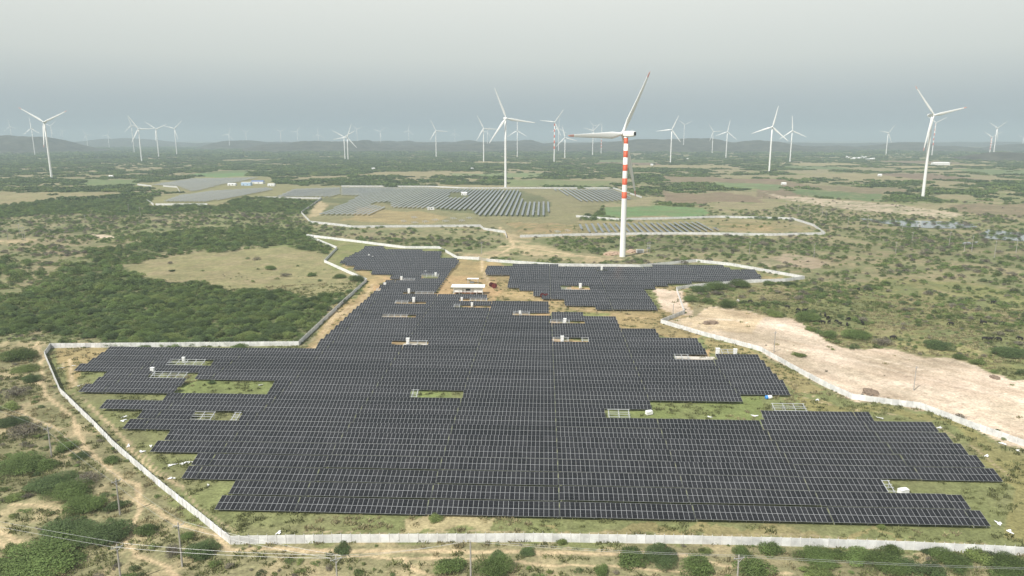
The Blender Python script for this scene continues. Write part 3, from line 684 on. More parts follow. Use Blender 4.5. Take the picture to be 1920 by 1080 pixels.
pond([(1610, 409.5), (1647, 412), (1700, 413), (1747, 415), (1813, 417), (1832, 426), (1790, 429), (1740, 428), (1697, 426), (1640, 417)], 'long shallow grey pond among scrub on the right')
pond([(1836, 446), (1850, 431), (1915, 436), (1960, 444), (1940, 454), (1885, 451)], 'smaller shallow pond beside the right edge')
pond([(1805, 455), (1835, 453), (1828, 459), (1808, 460)], 'small puddle below the ponds')

# ------------------------------------------------------------------ front solar field: rows of tilted tables
AX = R(2.5)
U = Vector((math.cos(AX), -math.sin(AX), 0)); N = Vector((math.sin(AX), math.cos(AX), 0))
MW, ML, MP = 1.134, 2.278, 1.154               # module width, length, spacing
TILT = R(16.2)
Z0 = 0.75
NCELL = 26
TLEN = NCELL * MP + 0.18
O0 = P(1049.5, 969, Z0); O0.z = 0
PITCHROW = 7.23 * (H - Z0) / 81.3
SLOPE = Matrix.Translation((0, 0, Z0)) @ Matrix.Rotation(TILT, 4, 'X')


def module_into(mb, x, y, mt):
    fw, th = 0.030, 0.04
    x1, y1 = x + MW, y + ML
    o = [(x, y), (x1, y), (x1, y1), (x, y1)]
    i = [(x + fw, y + fw), (x1 - fw, y + fw), (x1 - fw, y1 - fw), (x + fw, y1 - fw)]
    vs = [mt @ Vector((*p, 0)) for p in o] + [mt @ Vector((*p, th)) for p in o] + [mt @ Vector((*p, th)) for p in i] + [mt @ Vector((*p, th - 0.006)) for p in i]
    fs = [(0, 1, 5, 4), (1, 2, 6, 5), (2, 3, 7, 6), (3, 0, 4, 7), (4, 5, 9, 8), (5, 6, 10, 9), (6, 7, 11, 10), (7, 4, 8, 11)]
    mb.add(vs, fs, 1)
    mb.add([vs[0], vs[1], vs[2], vs[3]], [(3, 2, 1, 0)], 2)
    ym = (i[0][1] + i[2][1]) / 2
    a = [mt @ Vector((p[0], p[1], th - 0.004)) for p in ((i[0][0], i[0][1]), (i[1][0], i[1][1]), (i[1][0], ym - 0.012), (i[0][0], ym - 0.012))]
    b = [mt @ Vector((p[0], p[1], th - 0.004)) for p in ((i[0][0], ym + 0.012), (i[1][0], ym + 0.012), (i[2][0], i[2][1]), (i[3][0], i[3][1]))]
    c = [mt @ Vector((p[0], p[1], th - 0.006)) for p in ((i[0][0], ym - 0.012), (i[1][0], ym - 0.012), (i[1][0], ym + 0.012), (i[0][0], ym + 0.012))]
    mb.add(a, [(0, 1, 2, 3)], 0); mb.add(b, [(0, 1, 2, 3)], 0); mb.add(c, [(0, 1, 2, 3)], 3)


PANEL_M = [M['glass'], M['alu'], M['back'], M['busbar']]
_mb = MB(); module_into(_mb, 0, 0, Matrix.Identity(4))
ME_MODULE = _mb.mesh('solar_panel', PANEL_M)
_arr, _frm = {}, {}


def array_mesh(n):
    if n not in _arr:
        mb = MB()
        for i in range(n):
            for j in (0, 1):
                module_into(mb, i * MP, j * (ML + 0.025), SLOPE)
        _arr[n] = mb.mesh('panel_array', PANEL_M)
    return _arr[n]


def frame_mesh(n):
    if n not in _frm:
        mb = MB()
        L = n * MP
        for y in (0.5, 1.8, 2.8, 4.1):
            mb.box(0, L - 0.02, y - 0.04, y + 0.04, -0.09, -0.01, 0, SLOPE)
        k = max(2, int(round(L / 3.6)) + 1)
        for q in range(k):
            x = 0.4 + (L - 0.8) * q / (k - 1)
            mb.box(x - 0.04, x + 0.04, 0.3, 4.4, -0.17, -0.092, 0, SLOPE)
            for y in (0.9, 3.6):
                zt = Z0 + math.sin(TILT) * y - 0.17
                mb.box(x - 0.05, x + 0.05, y * math.cos(TILT) - 0.05, y * math.cos(TILT) + 0.05, -0.2, zt)
        _frm[n] = mb.mesh('mounting_frame', M['galv'])
    return _frm[n]


rows = []
i_cells = np.arange(-14, 15)
HOLESET = [[(a, b), (c, b), (c, d), (a, d)] for a, b, c, d in HOLES] + [HOLE_POLY]
for k in range(0, 60):
    s = np.array([[j * TLEN + 0.09 + (i + 0.5) * MP for i in range(NCELL)] for j in i_cells])
    base = O0 + N * (k * PITCHROW)
    mx_ = base.x + U.x * s + N.x * 2.2; my_ = base.y + U.y * s + N.y * 2.2
    px, py = proj(mx_, my_, np.full_like(mx_, Z0 + 0.58))
    ok = inpoly(px, py, OUTLINE) | inpoly(px, py, RBLOCK)
    for hp in HOLESET:
        ok &= ~inpoly(px, py, hp)
    runs = []
    for jj, j in enumerate(i_cells):
        i = 0
        while i < NCELL:
            if ok[jj, i]:
                e = i
                while e < NCELL and ok[jj, e]:
                    e += 1
                if e - i >= 3:
                    runs.append((j * TLEN + 0.09 + i * MP, e - i))
                i = e
            else:
                i += 1
    rows.append((k, base, runs))

n_tab = 0
for k, base, runs in rows:
    for q, (s, n) in enumerate(runs):
        loc = base + U * s
        dz = random.uniform(-0.10, 0.10) + 0.25 * math.sin(k * 0.7 + s * 0.03)
        t = thing('solar_table', f'dark solar table, {nth(q + 1)} from the left end of the {nth(k + 1)} row behind the front wall', 'solar table',
                  (loc.x, loc.y, dz * 0.6), -AX + random.uniform(-0.002, 0.002), 'solar tables in the walled front field')
        t.rotation_euler = (R(random.uniform(-1.1, 1.1)), R(random.uniform(-0.12, 0.12)), t.rotation_euler[2])
        if k <= 5:
            for i in range(n):
                for j in (0, 1):
                    p = SLOPE @ Vector((i * MP, j * (ML + 0.025), 0))
                    obj('solar_panel', ME_MODULE, t, p, (TILT + R(random.uniform(-.25, .25)), 0, 0))
        else:
            tag(obj('panel_array', array_mesh(n), t), kind='stuff')
        obj('mounting_frame', frame_mesh(n), t)
        n_tab += 1
print('solar tables', n_tab)


def row_near(px, py):
    """row and place along it whose middle shows nearest to a picture point"""
    best = None
    for k in range(0, 60):
        b = O0 + N * (k * PITCHROW)
        for it in range(1):
            q = P(px, py, 0.9)
            s = (q - b).dot(U)
        m = b + U * s + N * 2.2
        yy = float(proj(m.x, m.y, Z0 + 0.4)[1])
        if best is None or abs(yy - py) < best[0]:
            best = (abs(yy - py), k, s, b)
    return best[1:]


# bare racks (frames still without panels)
def rack_parts(n):
    L = n * MP
    out = []
    for y in (0.5, 1.8, 2.8, 4.1):
        mb = MB(); mb.box(0, L - 0.02, y - 0.07, y + 0.07, -0.10, -0.01, 0, SLOPE); out.append(('purlin', mb.mesh('purlin', M['galv'])))
    k = max(2, int(round(L / 3.6)) + 1)
    for q in range(k):
        x = 0.4 + (L - 0.8) * q / (k - 1)
        mb = MB(); mb.box(x - 0.08, x + 0.08, 0.2, 4.45, -0.20, -0.102, 0, SLOPE); out.append(('rafter', mb.mesh('rafter', M['galv'])))
        mb = MB()
        for y in (0.9, 3.6):
            zt = Z0 + math.sin(TILT) * y - 0.20
            mb.box(x - 0.07, x + 0.07, y * math.cos(TILT) - 0.07, y * math.cos(TILT) + 0.07, -0.2, zt)
        out.append(('leg_pair', mb.mesh('leg_pair', M['galv'])))
    return out


_rp = {}
RACKS = [  # picture x of left and right end, picture y, what it stands beside
    (318, 388, 679, 'in the upper left gap of the left arm'), (285, 353, 704, 'in the gap with a white cabinet at its left end'),
    (359, 402, 781, 'in the lower left gap, left of bare grass'), (771, 777, 740, 'at the left end of the grassy gap amid the field'),
    (765, 802, 643, 'right of a cabinet in the gap left of centre'), (716, 768, 592, 'in the long gap high on the left side'),
    (742, 766, 566, 'left of a tall white cabinet behind the long gap'), (880, 914, 564, 'just in front of the white roofed building'),
    (850, 862, 575, 'at the left end of the gap before the building'), (962, 995, 590, 'in the sandy gap below the orange yard'),
    (1031, 1068, 607, 'in the upper of two gaps right of centre'), (1036, 1068, 640, 'in the lower of two gaps right of centre'),
    (1262, 1292, 667, 'at the pink pad by the right edge steps'), (708, 758, 542, 'beside cabinets at the upper left edge'),
    (778, 812, 551, 'left of the building yard'), (788, 824, 517, 'in the upper left block near its right edge'),
    (1052, 1072, 541, 'in the sandy gap of the right block'), (1139, 1181, 777, 'at the left end of the large green gap'),
    (1448, 1512, 765, 'standing alone on grass above the right wing'), (1653, 1663, 911, 'at the end of the short row, lower right'),
    (1090, 1106, 640, 'at the right end of the lower gap right of centre'), (757, 778, 524.5, 'behind a cabinet in the upper left block'),
    (436, 452, 782, 'at the right end of the lower left gap'), (1350, 1375, 660, 'behind the pink pad at the right edge'),
]
for a, b, y, where in RACKS:
    k, s0, base = row_near(a, y)
    s1 = (P(b, y, 0.9) - base).dot(U)
    n = max(2, int(round((s1 - s0) / MP)))
    if n not in _rp: _rp[n] = rack_parts(n)
    t = thing('bare_rack', 'bare steel rack without panels ' + where, 'panel rack', base + U * s0, -AX, 'empty panel racks')
    for nm, me in _rp[n]:
        obj(nm, me, t)

# ------------------------------------------------------------------ inverter cabinets
mbs = {}
mb = MB(); mb.box(-0.65, 0.65, -0.45, 0.45, 0.5, 2.9); mbs['body'] = mb.mesh('body', M['cab'])
mb = MB(); mb.box(-0.75, 0.75, -0.58, 0.55, 2.903, 3.02); mbs['roof'] = mb.mesh('roof', M['roof'])
mb = MB(); mb.box(-0.60, -0.015, -0.50, -0.453, 0.56, 2.82); mb.box(-0.09, -0.05, -0.53, -0.503, 1.6, 1.9, 1); mbs['door'] = mb.mesh('door', [M['cab'], M['grey']])
mb = MB(); [mb.box(0.15, 0.5, -0.52, -0.503, 0.8 + q * 0.14, 0.88 + q * 0.14) for q in range(4)]; mbs['vent'] = mb.mesh('vent', M['grey'])
mb = MB(); mb.box(-0.06, 0.06, -0.06, 0.06, -0.2, 0.5); mbs['leg'] = mb.mesh('leg', M['galv'])
CABS = [(765, 647, 1.0, 'between bare earth and a rack left of centre'), (1054, 643, 1.0, 'in the lower gap right of centre'), (776, 568, 1.0, 'right of the racks near the upper left edge'),
        (767, 551, 0.95, 'front one of a pair by the left block'), (722, 540, 1.0, 'at the outer left edge beside a rack'), (753, 527, 0.95, 'in the dark gap of the upper left block'),
        (817, 519, 0.9, 'at the right end of the topmost rack'), (1128, 508, 0.95, 'near the back wall in the right block'), (1088, 542, 1.1, 'in the sandy gap of the right block'),
        (287, 704, 1.0, 'at the left end of a bare rack on the left arm'), (345, 681, 0.8, 'behind the upper left bare rack'), (1345, 668, 1.1, 'on the right edge by the pink pad'),
        (1378, 668, 1.0, 'rightmost beyond the pink pad'), (866, 566, 0.8, 'in front of the white building'), (885, 576, 0.8, 'in the gap before the building'),
        (975, 592, 0.8, 'at the left end of the sandy gap'), (1059, 609, 1.0, 'in the upper gap right of centre'), (692, 482, 0.7, 'amid the topmost rows of the left block'), (699, 485, 0.6, 'lower one amid the topmost rows'),
        (798, 514, 0.7, 'amid the upper left block')]
for x, y, s, where in CABS:
    p = P(x, y)
    t = thing('inverter_cabinet', 'tall white equipment cabinet ' + where, 'cabinet', p, -AX, 'white cabinets in the solar field')
    t.scale = (s, s, s)
    obj('body', mbs['body'], t); obj('roof', mbs['roof'], t); obj('vent', mbs['vent'], t)
    d = obj('door', mbs['door'], t); obj('door', mbs['door'], t, (0.62, 0, 0))
    for lx in (-0.55, 0.55):
        for ly in (-0.35, 0.35):
            obj('leg', mbs['leg'], t, (lx, ly, 0))

# pale concrete pads under some cabinets
for (a, b, y, lab) in ((1266, 1340, 671, 'pinkish pale concrete pad at the right edge of the rows'), (1056, 1104, 544, 'pale cement pad in the sandy gap of the right block'),
                       (1036, 1070, 643, 'pale cement pad under the lower cabinet right of centre'), (756, 802, 647, 'pale cement pad beside the cabinet left of centre'), (708, 755, 546, 'pale cement strip at the upper left edge of the rows')):
    p0, p1 = P(a, y), P(b, y)
    L = (p1 - p0).length
    mb = MB(); mb.box(0, L, -1.6, 1.6, -0.2, 0.16); mb.box(0.2, L - 0.2, -1.4, 1.4, 0.163, 0.22)
    tag(obj('concrete_pad', mb.mesh('concrete_pad', M['pad']), None, p0, (0, 0, -AX)), lab, 'concrete pad', 'concrete pads')


# ------------------------------------------------------------------ solar rows behind, running away from the drone
def lattice_rows(poly, ang, pitch, name_where, holes=(), width=2.28, tilt=R(8), minlen=8.0, first=[0]):
    n = Vector((math.sin(ang), math.cos(ang), 0)); u = Vector((math.cos(ang), -math.sin(ang), 0))
    pts = [P(*q) for q in poly]
    smin = min(p.dot(u) for p in pts); smax = max(p.dot(u) for p in pts)
    dmin = min(p.dot(n) for p in pts); dmax = max(p.dot(n) for p in pts)
    d = np.arange(dmin, dmax, MP)
    cnt = 0
    s = math.ceil(smin / pitch) * pitch
    while s < smax:
        x = u.x * s + n.x * d; y = u.y * s + n.y * d
        px, py = proj(x, y, np.full_like(x, 1.2))
        ok = inpoly(px, py, poly)
        for h in holes: ok &= ~inpoly(px, py, h)
        i = 0
        piece = 0
        here = False
        while i < len(d):
            if ok[i]:
                e = i
                while e < len(d) and ok[e]: e += 1
                if (e - i) * MP > minlen:
                    if not here:
                        cnt += 1; here = True
                    piece += 1
                    p = u * s + n * d[i]
                    m = max(4, int(round((e - i) / 4)) * 4)
                    lab = f'grey solar row, {nth(cnt)} from left in {name_where}' + ('' if piece == 1 else f', {nth(piece)} stretch')
                    t = thing('solar_row', lab, 'solar row', (p.x, p.y, 0), math.pi / 2 - ang, 'solar rows in the farther plants')
                    tag(obj('panel_array', row_mesh(m, width, tilt), t), kind='stuff')
                    obj('mounting_frame', row_frame(m), t)
                i = e
            else:
                i += 1
        s += pitch
    return cnt


_rm, _rf = globals().get('_rm', {}), globals().get('_rf', {})


def row_mesh(m, width, tilt):
    key = (m, round(tilt, 3))
    if key not in _rm:
        mb = MB()
        mt = Matrix.Translation((0, 0, 1.75)) @ Matrix.Rotation(tilt, 4, 'X')
        for i in range(m):
            x0, x1 = i * MP, i * MP + MW
            mb.box(x0, x1, -1.16, 1.16, 0, 0.04, 1, mt)
            for y0, y1 in ((-1.12, -0.02), (0.02, 1.12)):
                mb.add([mt @ Vector(v) for v in ((x0 + .03, y0, .044), (x1 - .03, y0, .044), (x1 - .03, y1, .044), (x0 + .03, y1, .044))], [(0, 1, 2, 3)], 0)
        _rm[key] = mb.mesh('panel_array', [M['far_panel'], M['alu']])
    return _rm[key]


def row_frame(m):
    if m not in _rf:
        mb = MB(); L = m * MP
        mb.box(0, L, -0.06, 0.06, 1.57, 1.69)
        k = max(2, int(L / 7))
        for q in range(k + 1):
            x = L * q / k
            mb.box(x - 0.08, x + 0.08, -0.08, 0.08, -0.3, 1.568)
        _rf[m] = mb.mesh('mounting_frame', M['galv'])
    return _rf[m]


M1 = [(734, 389), (832, 391), (859, 394), (884, 392), (896, 405.6), (1022, 405.6), (1033, 392), (1033, 378.5), (981, 379), (975, 356.5), (909, 355.5), (854, 354.5), (826, 354.5), (802, 351.5),
      (640, 351.5), (640, 366), (673, 367), (660, 375), (640, 384), (597, 402.5), (693, 403), (724, 389), (693, 384), (700, 380), (732, 378)]
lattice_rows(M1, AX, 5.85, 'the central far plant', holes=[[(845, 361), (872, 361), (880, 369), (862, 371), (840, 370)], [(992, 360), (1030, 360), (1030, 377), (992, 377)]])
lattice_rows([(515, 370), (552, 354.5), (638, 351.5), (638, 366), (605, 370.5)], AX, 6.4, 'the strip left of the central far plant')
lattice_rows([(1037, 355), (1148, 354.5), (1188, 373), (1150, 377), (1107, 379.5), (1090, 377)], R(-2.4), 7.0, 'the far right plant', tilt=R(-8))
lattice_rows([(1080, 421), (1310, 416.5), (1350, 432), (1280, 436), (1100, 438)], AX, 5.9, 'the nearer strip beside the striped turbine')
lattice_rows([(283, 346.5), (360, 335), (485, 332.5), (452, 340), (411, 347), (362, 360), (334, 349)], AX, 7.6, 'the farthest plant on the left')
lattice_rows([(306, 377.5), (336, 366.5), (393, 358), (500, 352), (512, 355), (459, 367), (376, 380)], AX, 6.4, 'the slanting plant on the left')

RACK_B = [(777, 420, 791), (797, 418, 812), (815, 415, 830), (835, 417, 850), (850, 412, 864), (866, 416, 880), (1003, 398, 1008), (757, 417, 768), (776, 410, 789), (880, 411, 893),
          (1047, 437, 1060), (1066, 435, 1076)]
for q, (a, y, b) in enumerate(RACK_B):
    p = P(a, y)
    n = max(3, int((P(b, y) - p).length / MP))
    if n not in _rp: _rp[n] = rack_parts(n)
    t = thing('bare_rack', f'unfinished steel rack, {nth(q + 1)} of those before the central far plant', 'panel rack', p, math.pi / 2 - AX - 0.5, 'unfinished racks of the far plant')
    for nm, me in _rp[n]:
        obj(nm, me, t)

# ------------------------------------------------------------------ boundary walls of precast panels
SP = 2.0
mb = MB()
for q in range(3):
    mb.box(0.085, SP - 0.085, -0.035, 0.035, -0.15 + q * 0.68, 0.515 + q * 0.68)
ME_WP = mb.mesh('wall_panel', M['concrete'])
mb = MB(); mb.box(-0.08, 0.08, -0.09, 0.09, -0.2, 1.98)
ME_POST = mb.mesh('wall_post', M['post'])
mb = MB(); mb.tube((0, 0, 1.983), (0, 0.0, 2.45), 0.03, 0.03, 4); mb.tube((0, 0, 2.45), (0.0, 0.25, 2.7), 0.03, 0.03, 4)
ME_ROD = mb.mesh('fence_rod', M['galv'])


def wall_spots(polys):
    out = []
    for pl in polys:
        w = [P(*q) for q in pl]
        for a, b in zip(w[:-1], w[1:]):
            L = (b - a).length
            n = max(1, round(L / SP))
            for i in range(n):
                out.append((a.lerp(b, i / n), math.atan2(b.y - a.y, b.x - a.x), L / n / SP))
        out.append((w[-1], 0.0, None))
    return out


def build_wall(polys, label, nparts, hz=1.0, group=None):
    spots = wall_spots(polys)
    t = thing('boundary_wall', label, 'wall', (spots[0][0].x, spots[0][0].y, 0), 0, group)
    o = t.location.copy()
    spots.sort(key=lambda s: s[0].length)
    mb = MB(); mp = MB()
    for i, (p, a, sc_) in enumerate(spots):
        q = p - o
        if i < nparts:
            if sc_ is not None:
                obj('wall_panel', ME_WP, t, q, (R(random.uniform(-0.8, 0.8)), 0, a), (sc_, 1, hz * random.uniform(0.975, 1.02)))
            pt = obj('wall_post', ME_POST, t, q, (0, 0, a), (1, 1, hz))
            continue
        mt = Matrix.Translation(q) @ Matrix.Rotation(a, 4, 'Z') @ Matrix.Diagonal((sc_ or 1, 1, hz, 1))
        if sc_ is not None:
            for k in range(3):
                mb.box(0.085, SP - 0.085, -0.035, 0.035, -0.15 + k * 0.68, 0.515 + k * 0.68, 0, mt)
        mp.box(-0.08, 0.08, -0.09, 0.09, -0.2, 1.98, 0, mt)
    if mb.v:
        tag(obj('wall_panels', mb.mesh('wall_panels', M['concrete']), t), kind='stuff')
        tag(obj('wall_posts', mp.mesh('wall_posts', M['post']), t), kind='stuff')
    mr = MB()
    for p, a, sc_ in spots:
        if p.length < 330:
            q = p - o
            mr.tube(q + Vector((0, 0, 1.983 * hz)), q + Vector((0, 0, 2.45 * hz)), 0.022, 0.022, 4, 0, False)
    if mr.v:
        tag(obj('fence_rods', mr.mesh('fence_rods', M['galv']), t), kind='stuff')
    return t


build_wall([WALL_MAIN[0]], 'long pale precast concrete wall along the front and left of the main solar field', 280)
build_wall([WALL_MAIN[1]], 'pale precast concrete wall along the back and sandy right side of the field', 150)
build_wall([WALL_FAR[0]], 'white wall in front of the central far plant, with a dark slanting stretch', 0, 1.15)
build_wall([WALL_FAR[1]], 'white wall looping round the strip beside the striped turbine', 0, 1.15)
build_wall([WALL_FAR[2]], 'thin white wall behind the central far plant', 0, 1.15)
for pl, lab in zip(WALL_FAR2, ('short white wall left of the farthest plant', 'bent white wall below the farthest plant', 'white wall below the slanting plant on the left', 'short white wall at the left tip of the slanting plant')):
    build_wall([pl], lab, 0, 1.3)

# gate at the back opening
g0, g1 = P(898, 487), P(913, 490)
t = thing('site_gate', 'closed metal gate in the back wall above the sandy track', 'gate', g0, math.atan2(g1.y - g0.y, g1.x - g0.x))
GL = (g1 - g0).length
for a, b in ((0.15, GL / 2 - 0.05), (GL / 2 + 0.05, GL - 0.15)):
    mb = MB()
    mb.box(a, b, -0.03, 0.03, 0.1, 0.2); mb.box(a, b, -0.03, 0.03, 1.8, 1.9)
    x = a
    while x < b:
        mb.box(x, x + 0.06, -0.02, 0.02, 0.203, 1.797); x += 0.25
    obj('gate_leaf', mb.mesh('gate_leaf', M['galv']), t)
for x in (0, GL):
    mb = MB(); mb.box(x - 0.2, x + 0.12, -0.2, 0.2, -0.2, 2.3); obj('gate_post', mb.mesh('gate_post', M['concrete']), t)

# ------------------------------------------------------------------ wind turbines (reference: 100 m tower, 53 m blades)
def lathe(mb, prof, n=20, mi=0, axis='Z'):
    vs = []
    for r, z in prof:
        for i in range(n):
            t = 2 * math.pi * i / n
            vs.append((math.cos(t) * r, math.sin(t) * r, z) if axis == 'Z' else (math.cos(t) * r, z, math.sin(t) * r))
    fs = []
    for k in range(len(prof) - 1):
        for i in range(n):
            a, b = k * n + i, k * n + (i + 1) % n
            fs.append((a, b, b + n, a + n) if axis == 'Z' else (a, a + n, b + n, b))
    fs.append(tuple(range((len(prof) - 1) * n, len(prof) * n)) if axis == 'Z' else tuple(reversed(range((len(prof) - 1) * n, len(prof) * n))))
    mb.add(vs, fs, mi)


mb = MB(); lathe(mb, [(2.15, -3.0), (2.12, 0), (1.95, 30), (1.75, 65), (1.45, 97.5)])
ME_TOWER = mb.mesh('tower', M['white'], True)
mb = MB()   # nacelle: rounded box behind the hub, along +Y
secs = [(-2.2, 1.2, 1.25), (-1.2, 1.75, 1.8), (1.5, 1.9, 2.0), (5.0, 1.85, 1.95), (7.2, 1.6, 1.75), (7.8, 1.2, 1.4)]
vs = []; m8 = 12
for y, w, h in secs:
    for i in range(m8):
        a = 2 * math.pi * i / m8
        c, s_ = math.cos(a), math.sin(a)
        vs.append((math.copysign(abs(c) ** 0.45, c) * w, y, math.copysign(abs(s_) ** 0.45, s_) * h))
fs = [(k * m8 + i, (k + 1) * m8 + i, (k + 1) * m8 + (i + 1) % m8, k * m8 + (i + 1) % m8) for k in range(len(secs) - 1) for i in range(m8)]
fs += [tuple(range(m8)), tuple(reversed(range((len(secs) - 1) * m8, len(secs) * m8)))]
mb.add(vs, fs)
mb.tube((0.5, 5.5, 1.9), (0.5, 5.5, 3.4), 0.06, 0.04, 5); mb.tube((-0.6, 5.5, 1.9), (-0.6, 5.5, 3.0), 0.06, 0.04, 5)
ME_NAC = mb.mesh('nacelle', M['white'], False)
mb = MB(); mb.box(-1.1, 1.1, 7.81, 7.95, -1.1, 1.2); ME_VENT = mb.mesh('rear_vent', M['dark'])
mb = MB(); lathe(mb, [(1.5, 1.2), (1.62, 0.2), (1.55, -0.7), (1.25, -1.6), (0.75, -2.3), (0.2, -2.7)], 16, 0, 'Y')
ME_HUB = mb.mesh('hub', M['white'], True)


def blade_mesh(L):
    mb = MB(); nn = 10
    secs = []
    for t in (0.0, 0.03, 0.08, 0.14, 0.2, 0.3, 0.42, 0.55, 0.68, 0.8, 0.9, 0.965, 1.0):
        if t < 0.04: ch, th = 1.9, 1.9
        else:
            ch = np.interp(t, [0.04, 0.2, 0.5, 0.8, 0.96, 1.0], [2.1, 4.2, 2.9, 1.9, 1.2, 0.3])
            th = np.interp(t, [0.04, 0.2, 0.5, 1.0], [1.8, 0.85, 0.42, 0.05])
        secs.append((t * L, ch, th, R(np.interp(t, [0, 0.2, 1], [16, 12, -1])), 2.2 * t * t))
    vs = []
    for z, ch, th, tw, bend in secs:
        for i in range(nn):
            a = 2 * math.pi * i / nn
            x = math.cos(a) * ch / 2 + (ch - 1.9) * 0.22; y = math.sin(a) * th / 2
            vs.append((x * math.cos(tw) - y * math.sin(tw), x * math.sin(tw) + y * math.cos(tw) - bend, z))
    return vs, nn, len(secs)


def make_blades(L):
    vs, nn, ns = blade_mesh(L)
    out = []
    for a, b in ((0, ns - 3), (ns - 3, ns - 1)):
        mb = MB()
        fs = [((k - a) * nn + i, (k - a) * nn + (i + 1) % nn, (k + 1 - a) * nn + (i + 1) % nn, (k + 1 - a) * nn + i) for k in range(a, b) for i in range(nn)]
        if b == ns - 1: fs.append(tuple((b - a) * nn + i for i in range(nn)))
        mb.add(vs[a * nn:(b + 1) * nn], fs)
        out.append(mb)
    return out[0].mesh('blade', M['white'], True), out[1]


ME_BLADE, _tip = make_blades(52.0)
M_TIP = mat('faded_red_tip', (0.66, 0.36, 0.31), 0.5, 0.4)
ME_TIPR = _tip.mesh('blade_tip', M_TIP, True)
ME_TIPW = _tip.mesh('blade_tip', M['white'], True)


def band_mesh(z0, z1, hub):
    mb = MB()
    f = 97.5 / (hub - 2.5)
    rr = lambda z: float(np.interp(z * f, [0, 30, 65, 97.5], [2.12, 1.95, 1.75, 1.45])) + 0.012
    lathe(mb, [(rr(z0), z0), (rr(z1), z1)], 20)
    return mb.mesh('red_band', M['red'], True)


def turbine(hub, base, phase, label, yaw=0.0, dist=None, red=False, bands=None, blen=1.0, angles=None, ring=False):
    if dist is None:
        b = P(*base)
        d = b.y
    else:
        d = dist
        b = Vector(((base[0] - 960) / F * (d * cp + H * sp), d, 0))
    # height at which the hub shows at its picture row, above this foot
    hv = (540 - hub[1])
    # z so that proj(y=d,z)=hub row
    tz = (-F * sp + hv * cp) / (F * cp + hv * sp)
    hz = H + tz * d
    t = thing('wind_turbine', label, 'wind turbine', (b.x, b.y, 0), 0, 'wind turbines on the plain')
    obj('tower', ME_TOWER, t, (0, 0, 0), (0, 0, 0), (1, 1, (hz - 2.2) / 97.5))
    rz = Matrix.Rotation(yaw, 4, 'Z')
    hp = Vector((0, 0, hz))
    obj('nacelle', ME_NAC, t, hp, (0, 0, yaw))
    obj('rear_vent', ME_VENT, t, hp, (0, 0, yaw))
    ho = hp + rz @ Vector((0, -3.6, 0.0))
    obj('hub', ME_HUB, t, ho, (0, 0, yaw))
    for i in range(3):
        th = R(angles[i]) if angles else R(phase + 120 * i)
        e = (rz @ Matrix.Rotation(R(-4), 4, 'X') @ Matrix.Rotation(th, 4, 'Y')).to_euler()
        bl = obj('blade', ME_BLADE, t, ho, e, (1.15 if bands and dist is None else 1, 1, blen))
        obj('blade_tip', ME_TIPR if red else ME_TIPW, bl)
    if bands:
        for z0, z1 in bands:
            obj('red_band', band_mesh(hz * z0, hz * z1, hz), t)
    return t


